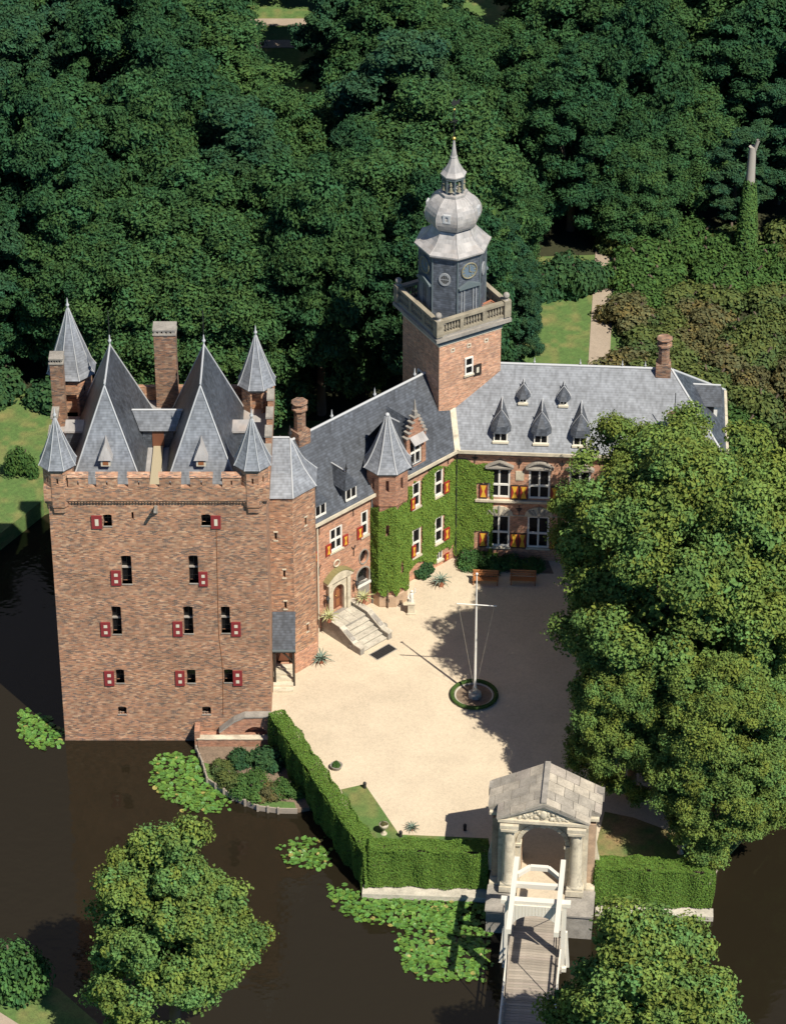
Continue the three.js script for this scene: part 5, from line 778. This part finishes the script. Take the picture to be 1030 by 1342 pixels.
// the wood behind
const woods = [[301, 6.2, 18.5, 0.1], [302, 6.2, 20.5, 0.3], [303, 5.6, 19.5, 0.45], [304, 6.6, 18, 0.12], [305, 5.2, 20.5, 0.5]].map(([s, R, h, cone], i) => ({ crown: crown({ seed: s, R, y0: 0.5, y1: h, boughs: 54, per: 11, n: 130, size: 0.34, col: [[0.036, 0.088, 0.029], [0.026, 0.073, 0.027], [0.029, 0.078, 0.034], [0.045, 0.102, 0.032], [0.031, 0.080, 0.037]][i], br: [1.7, 1.4, 1.3, 1.9, 1.2][i], pr: [0.8, 0.7, 0.6, 0.95, 0.6][i], flat: 0.68, jitter: 0.8, lift: 0.35, cone, wide: 0.55, droop: 0.15, k0: 0.58, k1: 0.97, fill: 30, hue: 0.16 }), trunk: trunkGeo(10, 0.4, R, s, 10) }));
{
  reseed(77); const spots = [], clear = [[344, -30, 394, 122], [602, -30, 666, 14], [716, 392, 800, 470], [974, 205, 992, 300]];
  const ok = (x, z, h, R) => {
    const top = project(V(x, h * 0.97, z)), bot = project(V(x, 3, z + R * 0.6)), w = R * FOCAL / 285;
    if (bot[1] < -40 || top[1] > 640 || top[0] < -130 || top[0] > 1160) return false;
    for (const [a, b, c, d] of clear) if (top[0] + w * 0.85 > a && top[0] - w * 0.85 < c && bot[1] > b - 5 && top[1] < d) return false;
    if (z > -38 && x > 6) return false;                  // lawn, path and rhododendrons
    if (z > -13 && x > -20) return false; if (x < -19 && z > -19 - Math.max(0, x + 27) * 0.4) return false;
    return true;
  };
  const lab = ['broad dark green beech in the wood behind the castle', 'tall dark green beech in the wood behind the castle', 'pointed dark green tree in the wood behind the castle', 'brighter green broad tree in the wood behind the castle', 'slender bluish green tree in the wood behind the castle'];
  for (let z = -14.5; z > -118; z -= 7.6) for (let x = -62; x < 64; x += 8.2) {
    const X = x + rr(-2.2, 2.2) + (Math.round((z + 14.5) / 7.6) % 2 ? 4.1 : 0), Z = z + rr(-2, 2), k = Math.floor(rnd() * 5), ro = rr(0, 6.28); let s = rr(0.78, 1.16), sy = rr(0.8, 1.14), fit = false;
    for (let t = 0; t < 5 && !fit; t++) { fit = ok(X, Z, [18.5, 20.5, 19.5, 18, 20.5][k] * sy, [6.2, 6.2, 5.6, 6.6, 5.2][k] * s); if (!fit) { sy *= 0.84; s *= 0.88; } }   // a smaller tree where a full one would hide the clearing
    if (!fit) continue; spots.push([X, Z]);
    tree(['beech_tree', 'beech_tree', 'pointed_tree', 'broad_tree', 'slender_tree'][k], lab[k], 'tree', X, BANK, Z, s, sy, ro, woods[k], ['broad beeches of the wood', 'tall beeches of the wood', 'pointed trees of the wood', 'broad bright trees of the wood', 'slender trees of the wood'][k]);
  }
  for (const [x, z, s, sy, k] of [[-23.5, -20, 0.9, 0.85, 0], [-17.5, -16.5, 0.95, 0.85, 3], [-11.5, -15.5, 0.9, 0.8, 0], [-30, -21, 0.8, 0.7, 1], [-36, -23, 0.9, 0.75, 3], [20.5, -44, 0.8, 0.6, 0], [24.5, -47, 0.7, 0.6, 3], [16.5, -46, 0.75, 0.8, 1], [11.5, -44, 0.7, 0.75, 0], [14.8, -42.5, 0.85, 0.8, 1], [18.6, -41.5, 0.55, 0.5, 0], [28.5, -44, 0.6, 0.45, 4], [32.5, -47, 0.7, 0.6, 2]]) tree(['beech_tree', 'beech_tree', 'pointed_tree', 'broad_tree', 'slender_tree'][k], lab[k], 'tree', x, BANK, z, s, sy, x * 3, woods[k], ['broad beeches of the wood', 'tall beeches of the wood', 'pointed trees of the wood', 'broad bright trees of the wood', 'slender trees of the wood'][k]);
  // smaller trees framing the lawn
  for (const [x, z, s, sy, k] of [[8.6, -28, 0.5, 0.5, 2], [9.6, -20, 0.4, 0.45, 4], [9.4, -24, 0.4, 0.42, 2], [7.6, -22, 0.45, 0.42, 1], [8.4, -34, 0.62, 0.6, 0], [19.6, -41, 0.6, 0.5, 3]]) tree('small_tree', 'low dark green tree at the edge of the lawn behind the castle', 'tree', x, BANK, z, s, sy, x, woods[k], 'low trees round the lawn behind the castle');
  
}
{ // dead trunk with creeper
  const p = onY(975, 345, BANK), t = thing('dead_tree', 'bare pale dead tree trunk wrapped in green creeper among the wood', 'tree', { x: p.x, y: BANK, z: p.z });
  const h = onZ(985, 192, p.z).y - BANK; part('trunk', fin(new THREE.CylinderGeometry(0.3, 0.6, h, 9, 5).translate(0, h / 2, 0), true), M.deadbark, t); part('broken_limb', tube([[0, h * 0.9, 0], [0.4, h + 0.7, 0.2]], 0.16, 6, 4), M.deadbark, t);
  reseed(9); const L = new Leaves(); for (let i = 0; i < 3600; i++) { const y = h * 0.74 * Math.sqrt(rnd()) * rr(0.7, 1), a = rr(0, 6.3), r = 0.75 * rr(0.7, 1.2) * (1.3 - y / h); L.add(V(r * Math.cos(a), y, r * Math.sin(a)), V(Math.cos(a), 0.4, Math.sin(a)).normalize(), 0.3, vary([0.06, 0.12, 0.03], 0.25)); } part('creeper', L.geo(), M.leaf, t);
}
// shrubs
function bushGeo(s, col, n = 16, leaf = 0.15, per = 260) { reseed(s); const L = new Leaves(); for (let i = 0; i < n; i++) { const d = unit(); d.y = Math.abs(d.y); const k = rr(0.35, 0.72); puff(L, V(d.x * k, 0.12 + d.y * k * 0.8, d.z * k), rr(0.26, 0.42), V(d.x, d.y + 0.5, d.z).normalize(), per, leaf, col); } return L.geo(); }
const bushes = { rho: bushGeo(401, [0.075, 0.105, 0.032], 18, 0.13, 330), rust: bushGeo(402, [0.115, 0.105, 0.042], 18, 0.13, 330), green: bushGeo(403, [0.055, 0.115, 0.028], 18, 0.12, 300), dark: bushGeo(404, [0.03, 0.075, 0.028], 16, 0.16, 260), tuft: bushGeo(405, [0.05, 0.12, 0.035], 22, 0.11, 220) };
const stemGeo = mg([0, 1, 2, 3].map((k) => tube([[0, -0.05, 0], [0.15 * Math.cos(k * 1.6), 0.35, 0.15 * Math.sin(k * 1.6)], [0.4 * Math.cos(k * 1.6), 0.7, 0.4 * Math.sin(k * 1.6)]], 0.035, 5, 4)));
function bush(name, label, x, y, z, s, sy, kind, group) { const t = thing(name, label, 'shrub', { x, y, z, a: x * 7 + z * 3 }, group); t.scale.set(s, sy, s); part('stem', stemGeo, M.bark, t); part('foliage', bushes[kind], M.leaf, t); return t; }
{
  reseed(31); const labs = { rho: 'rounded dull green rhododendron in the thicket behind the red brick wing', rust: 'rusty brown green rhododendron in the thicket behind the red brick wing', green: 'fresh green shrub in the thicket behind the red brick wing' };
  for (let z = -40; z < -9.5; z += 3.3) for (let x = 18.6; x < 44; x += 3.4) {
    const X = x + rr(-0.9, 0.9) + (Math.round(z / 3.3) % 2 ? 1.7 : 0), Z = z + rr(-0.8, 0.8), u = project(V(X, 2, Z)); if (u[0] > 1090 || u[0] < 812 - Math.max(0, (u[1] - 440)) * 0.1) continue;
    if (Z > -11 - Math.max(0, X - 30) * 0.25 + 0) { if (Z > -9.5) continue; }
    const q = rnd(), k = Z < -31 && q < 0.6 ? 'green' : q < 0.3 ? 'rust' : q < 0.8 ? 'rho' : 'green'; bush('rhododendron', labs[k], X, BANK, Z, rr(2.2, 3.1), rr(2.1, 3.2), k, { rho: 'dull green rhododendrons of the thicket', rust: 'rusty rhododendrons of the thicket', green: 'fresh green shrubs of the thicket' }[k]);
  }
  const g = -1.78;
  for (const [u, v, s, sy, k, l] of [[350, 1002, 1.5, 1.5, 'dark', 'round dark shrub beside the brick wall on the planted bank'], [314, 1000, 1.1, 1.3, 'dark', 'small dark upright shrub against the wall on the planted bank'], [290, 1012, 1.0, 1.0, 'rho', 'small shrub at the left end of the planted bank by the tower'], [306, 1027, 1.25, 1.15, 'rho', 'shrub sloping down to the edging on the planted bank'], [333, 1035, 1.6, 1.35, 'green', 'largest bright green shrub on the planted bank'], [372, 1040, 1.35, 1.15, 'green', 'low bright green shrub at the hedge end of the planted bank'], [352, 1043, 1.2, 1.1, 'rust', 'rusty green shrub in the middle of the planted bank']]) { const p = onY(u, v, g); bush('garden_shrub', l, p.x, g, p.z, s, sy, k); }
  for (const [u, v, s, sy, l] of [[614, 741, 1.25, 1.45, 'bushy dark shrub against the creeper corner under the tall windows'], [640, 744, 1.3, 1.25, 'wide green shrub under the first ground floor window'], [670, 742, 1.1, 1.0, 'low green shrub under the shutters between two windows'], [698, 746, 1.1, 1.0, 'low green shrub partly under the lime tree by the wall']]) { const p = onY(u, v); bush('border_shrub', l, p.x, 0, p.z, s, sy, 'tuft'); }
  { const p = onY(553, 750); bush('border_shrub', 'round deep green shrub against the creeper wall next to the turret', p.x, 0, p.z, 1.25, 1.25, 'dark'); }
  { const p = onY(28, 622, BANK); bush('lawn_shrub', 'round green shrub alone on the lawn across the moat', p.x, BANK, p.z, 1.35, 3.0, 'green'); }
  { const p = onY(20, 1296, BANK); bush('feathery_shrub', 'large feathery green shrub on the bank corner beside the gravel path', p.x, BANK, p.z, 2.5, 3.9, 'tuft'); }
  for (const [u, v, s, sy] of [[716, 384, 2.2, 3.2], [737, 380, 2.4, 3.8], [758, 382, 2.3, 3.4], [775, 378, 2.0, 3.0]]) { const p = onY(u, v, BANK); bush('lawn_end_shrub', 'dark shrub closing the far end of the lawn strip behind the castle', p.x, BANK, p.z, s, sy, 'dark', 'dark shrubs at the far end of the lawn strip'); }
  { const p = onY(905, 1133, -1.4); bush('weeping_shrub', 'bluish green drooping shrub at the water end of the clipped hedge', p.x + 0.9, -1.5, p.z - 0.9, 1.6, 2.9, 'dark'); }
  for (const [x, z, s, k] of [[-26, -15.5, 2.6, 'dark'], [-30.5, -17, 3, 'dark'], [-23, -14, 2.2, 'green'], [-34.5, -18, 2.8, 'green']]) bush('wood_edge_shrub', 'dark shrub at the wood edge beyond the lawn across the moat', x, BANK, z, s, s, k, 'dark shrubs at the wood edge');
}
// clipped hedges
function hedge(label, a, b, w, y0, y1, s) {              // a, b: ends of the outer line; the hedge lies to the left of a-b
  reseed(s); const t = thing('clipped_hedge', label, 'hedge'), A = V(a.x, 0, a.z), B = V(b.x, 0, b.z), d = B.clone().sub(A), len = d.length(); d.normalize(); const n = V(d.z, 0, -d.x), L = new Leaves(), H = y1 - y0, mid = A.clone().addScaledVector(d, len / 2).addScaledVector(n, w / 2);
  const core = new THREE.BoxGeometry(len - 0.5, H - 0.3, w - 0.56); core.rotateY(Math.atan2(-d.z, d.x)); core.translate(mid.x, (y0 + y1) / 2 - 0.1, mid.z); part('branches', fin(core), M.bark, t);
  const faces = [[len, H, (u, v) => [u, v, 0], n.clone().negate()], [len, H, (u, v) => [u, v, w], n], [len, w, (u, v) => [u, H, v], V(0, 1, 0)], [w, H, (u, v) => [0, v, u], d.clone().negate()], [w, H, (u, v) => [len, v, u], d]];
  for (const [U, Vv, f, N] of faces) for (let i = 0; i < U * Vv * 620; i++) {
    const [x, y, z] = f(rr(0, U), rr(0, Vv)), wob = 0.09 * Math.sin(x * 1.7 + y) + 0.07 * Math.sin(x * 4.1 + z * 3) + rr(-0.08, 0.035), P = A.clone().addScaledVector(d, x).addScaledVector(n, z).setY(y0 + y).addScaledVector(N, wob);
    const Q = V(N.x + rr(-0.6, 0.6), N.y + rr(-0.6, 0.6) + 0.25, N.z + rr(-0.6, 0.6)).normalize(); L.add(P, Q, rr(0.07, 0.125), vary([0.10, 0.18, 0.03], 0.25, 0.12), 0.75);
  }
  part('foliage', L.geo(), M.leaf, t);
}
const HC = V(HB.x, 0, HB.z - 0.15);
hedge('long clipped hedge running from the square tower down to the water corner', V(-8.25, 0, 25.2), HC, 1.15, -2.0, 1.12, 51);
hedge('clipped hedge along the waterfront left of the gatehouse', V(HC.x + 0.3, 0, HC.z), V(HR.x - 0.1, 0, HR.z - 0.15), 1.25, -1.6, 1.4, 52);
hedge('clipped hedge along the waterfront right of the gatehouse', V(GL.x - 0.1, 0, GL.z - 0.12), V(GR.x, 0, GR.z - 0.12), 1.3, -1.6, 1.35, 53);
{ // low box ring round the mast
  reseed(61); const c = onY(621, 912), t = thing('box_ring', 'low round box hedge ringing the foot of the flagpole', 'hedge', { x: c.x, z: c.z }), L = new Leaves();
  part('branches', fin(new THREE.TorusGeometry(1.5, 0.07, 6, 40).rotateX(Math.PI / 2).translate(0, 0.12, 0), true), M.bark, t);
  for (let i = 0; i < 5200; i++) { const a = rr(0, 6.283), b = rr(-0.3, 3.44), r = 0.13; const n = V(Math.cos(a) * Math.cos(b), Math.sin(b), Math.sin(a) * Math.cos(b)); L.add(V(1.5 * Math.cos(a) + n.x * r, 0.14 + n.y * r, 1.5 * Math.sin(a) + n.z * r), n, rr(0.07, 0.12), vary([0.06, 0.11, 0.028], 0.25)); }
  part('foliage', L.geo(), M.leaf, t);
}
// creeper on the walls
{
  reseed(71); const t = thing('wall_creeper', 'bright green creeper covering the corner walls and the lower turret', 'climbing plant'), L = new Leaves(), col = [0.115, 0.185, 0.03];
  const lay = (F, x0, x1, top, bottom, holes, dens = 420) => { for (let i = 0; i < (x1 - x0) * 9 * dens; i++) { const x = rr(x0, x1), y = rr(0, 9); if (y > top(x) || y < bottom(x) || holes.some((h) => x > h.x0 && x < h.x1 && y > h.y0 && y < h.y1)) continue; const off = 0.04 + 0.08 * rnd() + 0.025 * Math.sin(x * 5 + y * 3), P = F.world(x, y, off), N = V(F.n.x + rr(-0.5, 0.5), rr(-0.2, 0.7), F.n.z + rr(-0.5, 0.5)).normalize(); L.add(P, N, rr(0.1, 0.18), vary(col, 0.22, 0.12), 0.85); } };
  const H = (F, l) => l.map((q) => { const r = z4(F, ...q); return { x0: r.x0 - 0.1, x1: r.x1 + 0.1, y0: r.y0 - 0.2, y1: r.y1 + 0.08 }; });
  lay(FL, -5.6, 0, (x) => 8.5 + 0.25 * Math.sin(x * 2.3) - (x < -4.0 ? 0.45 : 0), (x) => 0.9 + 0.5 * Math.sin(x * 1.6 + 1), H(FL, [[222, 412, 260, 530], [330, 352, 369, 475], [222, 635, 262, 765], [331, 578, 369, 700], [340, 738, 390, 785]]));
  lay(FR, 0, 2.72, (x) => 8.3 + 0.2 * Math.sin(x * 3) - Math.max(0, x - 1.9) * 0.5, () => 0.3, H(FR, [[537, 415, 590, 490], [525, 645, 585, 730]]));
  const right = z4(FR, 537, 655, 580, 722); lay(FR, 2.72, right.x1 + 0.8, (x) => 4.9 + 0.5 * Math.sin(x * 4) - (x - 2.7) * 0.6, () => 0.3, H(FR, [[525, 655, 775, 740], [585, 560, 690, 718]]), 230);
  for (const k of [-2, -1, 0, 1, 2]) { const a = k * Math.PI / 4, F = new Frame(-0.38 + 1.37 * Math.sin(a), 10.35 + 1.37 * Math.cos(a), k * 45); lay(F, -0.62, 0.62, (x) => 8.35 + 0.2 * Math.sin(x * 4 + k), (x) => 1.25 + 0.25 * Math.sin(x * 6 + k * 2), [{ x0: -0.14, x1: 0.14, y0: k === 0 ? 6.1 : 2.7, y1: k === 0 ? 7.1 : 3.7 }].filter(() => k === 0 || k === 1)); }
  part('foliage', L.geo(), M.leaf, t);
  part('stem', mg([[0.02, 0], [0.9, 0.2]].map(([q]) => tube([[-0.38 + q * 0.6, 0, 11.85 - q * 0.5], [-0.38 + q * 0.6, 1.6, 11.8 - q * 0.5]], 0.05, 5, 1))), M.bark, t);
}
// agaves in pots
function agave(u, v, s, pot, label, col) {
  reseed(Math.round(u * 13 + v)); const p = onY(u, v), t = thing('agave', label, 'plant', { x: p.x, y: pot.y ?? 0, z: p.z }), f = [];
  const h = pot.h * s; if (pot.h) part('pot', lathe([[0.2 * s, 0], [0.3 * s, h * 0.9], [0.34 * s, h * 0.9], [0.34 * s, h], [0.26 * s, h], [0.26 * s, h * 0.85], [0, h * 0.85]], 14), M.terracotta, t);
  for (let k = 0; k < 30; k++) { const a = k * 2.4, e = 0.15 + 1.15 * (k / 30), len = s * rr(0.75, 1.05), w = 0.075 * s, pts = []; for (let i = 0; i <= 5; i++) { const q = i / 5, r = len * q * Math.sin(1.45 - e + 0.5 * q), y = h + len * q * Math.cos(1.45 - e + 0.5 * q) ; pts.push([r, y, w * (1 - q) * (0.7 + q * 1.1)]); }
    const ca = Math.cos(a), sa = Math.sin(a), pt = (r, y, o) => [r * ca - o * sa, y, r * sa + o * ca]; const fs = []; for (let i = 0; i < 5; i++) { const [r0, y0, w0] = pts[i], [r1, y1, w1] = pts[i + 1]; fs.push([pt(r0, y0 - 0.03, 0), pt(r0, y0, w0), pt(r1, y1, w1), pt(r1, y1 - 0.03, 0)], [pt(r0, y0, -w0), pt(r0, y0 - 0.03, 0), pt(r1, y1 - 0.03, 0), pt(r1, y1, -w1)]); } f.push(poly(fs)); }
  for (const g of f) part('leaf', g, col, t);
}
const blueleaf = pm([0.16, 0.22, 0.17], { roughness: 0.6 }), paleleaf = pm([0.42, 0.42, 0.2], { roughness: 0.6 });
agave(421, 868, 0.95, { h: 0.3 }, 'blue green agave on the sand beside the polygonal stair tower', blueleaf);
agave(578, 768, 0.85, { h: 0.55 }, 'blue green agave in a terracotta pot below the creeper wall', blueleaf);
agave(540, 1087, 0.6, { h: 0.2 }, 'small agave on the sand beside the front hedge', blueleaf);
{ const c = FL.at(380 + 274 * 0.2235, 560 + 985 * 0.2235)[0];
  for (const [s, l] of [[-1, 'yellow striped agave in a pot on the porch side of the door landing'], [1, 'yellow striped agave in a pot on the turret side of the door landing']]) { const w = FL.world(c + s * 1.63, 1.37, 1.0), [u, v] = project(V(w.x, 0, w.z)); agave(u, v, 0.8, { h: 0.5, y: 1.37 }, l, paleleaf); } }
{ const p = onY(441, 1007), t = thing('flower_tub', 'low round stone tub of green plants standing alone on the sand', 'planter', { x: p.x, z: p.z }); part('tub', lathe([[0.3, 0], [0.38, 0.28], [0.42, 0.3], [0.34, 0.3], [0.3, 0.22], [0, 0.22]], 14), M.grey, t); const b = part('plant', bushes.green, M.leaf, t); b.scale.setScalar(0.36); b.position.y = 0.22; }
{ const p = onY(503, 1093), t = thing('stone_urn', 'small pale stone urn with flowers at the lawn corner before the hedge', 'urn', { x: p.x, z: p.z }); part('urn', lathe([[0.22, 0], [0.2, 0.1], [0.09, 0.2], [0.09, 0.4], [0.28, 0.6], [0.32, 0.82], [0.26, 0.82], [0, 0.75]], 14), M.stone, t); const b = part('flowers', bushes.rust, M.leaf, t); b.scale.setScalar(0.28); b.position.y = 0.75; }
{ const p = onY(891, 1118), t = thing('stone_urn', 'small pale stone urn at the end of the lawn right of the gatehouse', 'urn', { x: p.x, z: p.z }); part('urn', lathe([[0.22, 0], [0.2, 0.1], [0.09, 0.2], [0.09, 0.4], [0.28, 0.6], [0.32, 0.82], [0.26, 0.82], [0, 0.75]], 14), M.stone, t); const b = part('flowers', bushes.rust, M.leaf, t); b.scale.setScalar(0.28); b.position.y = 0.75; }
// water lilies: mats of pads
{
  const s = new THREE.Shape(); s.moveTo(0, 0); for (let k = 0; k <= 11; k++) { const a = 0.25 + k / 11 * (2 * Math.PI - 0.5); s.lineTo(Math.cos(a), Math.sin(a)); } const g = new THREE.ShapeGeometry(s); g.rotateX(-Math.PI / 2); const pad = g.toNonIndexed(); pad.deleteAttribute('uv'); { const p = pad.attributes.position; for (let i = 0; i < p.count; i++) p.setY(i, 0.1 * (p.getX(i) ** 2 + p.getZ(i) ** 2)); pad.computeVertexNormals(); }
  const inside = (P, x, z) => { let c = false; for (let i = 0, j = P.length - 1; i < P.length; j = i++) if ((P[i].z > z) !== (P[j].z > z) && x < (P[j].x - P[i].x) * (z - P[i].z) / (P[j].z - P[i].z) + P[i].x) c = !c; return c; };
  const lily = (pts, per, label, sd) => {
    reseed(sd); const P = pts.map(([u, v]) => onY(u, v, WATER)), x0 = Math.min(...P.map((p) => p.x)), x1 = Math.max(...P.map((p) => p.x)), z0 = Math.min(...P.map((p) => p.z)), z1 = Math.max(...P.map((p) => p.z)), list = [];
    for (let i = 0; i < (x1 - x0) * (z1 - z0) * per; i++) { const x = rr(x0, x1), z = rr(z0, z1); if (inside(P, x + rr(-0.45, 0.45), z + rr(-0.45, 0.45)) && noise(x * 0.9 + 50, z * 0.9 + 50, 1000, 3) + rnd() * 0.5 > 0.38) list.push([x, z]); }
    const m = new THREE.InstancedMesh(pad, pm([1, 1, 1], { roughness: 0.45, side: THREE.DoubleSide }), list.length), q = new THREE.Object3D(), c = new THREE.Color(); m.name = numbered('lily_pads'); m.userData = { label, category: 'water plant', kind: 'stuff' };
    list.forEach(([x, z], i) => { const r = rr(0.09, 0.19); q.position.set(x, WATER + 0.015 + rr(0, 0.09) * (rnd() < 0.5 ? 1 : 0.2), z); q.rotation.set(rr(-0.3, 0.3), rr(0, 6.28), rr(-0.3, 0.3)); q.scale.set(r, r, r * rr(0.8, 1)); q.updateMatrix(); m.setMatrixAt(i, q.matrix); const v = vary([0.095, 0.2, 0.036], 0.28, 0.18); m.setColorAt(i, c.setRGB(...(rnd() < 0.035 ? [0.3, 0.27, 0.08] : v))); });
    m.castShadow = m.receiveShadow = true; scene.add(m);
  };
  lily([[24, 928], [48, 934], [80, 960], [82, 978], [46, 984], [28, 962]], 34, 'patch of green lily pads on the water left of the square tower', 1);
  lily([[197, 1000], [225, 986], [262, 990], [270, 1022], [303, 1046], [296, 1066], [245, 1062], [204, 1035]], 36, 'patch of lily pads beside the boarded edging of the planted bank', 2);
  lily([[364, 1112], [405, 1097], [425, 1106], [434, 1130], [405, 1141], [372, 1128]], 28, 'small loose patch of lily pads on open water below the long hedge', 3);
  lily([[428, 1158], [478, 1173], [642, 1178], [640, 1250], [636, 1282], [600, 1287], [538, 1278], [516, 1216], [472, 1206], [436, 1182]], 38, 'large mat of lily pads below the waterfront hedge beside the drawbridge', 4);
}
renderer.render(scene, camera);
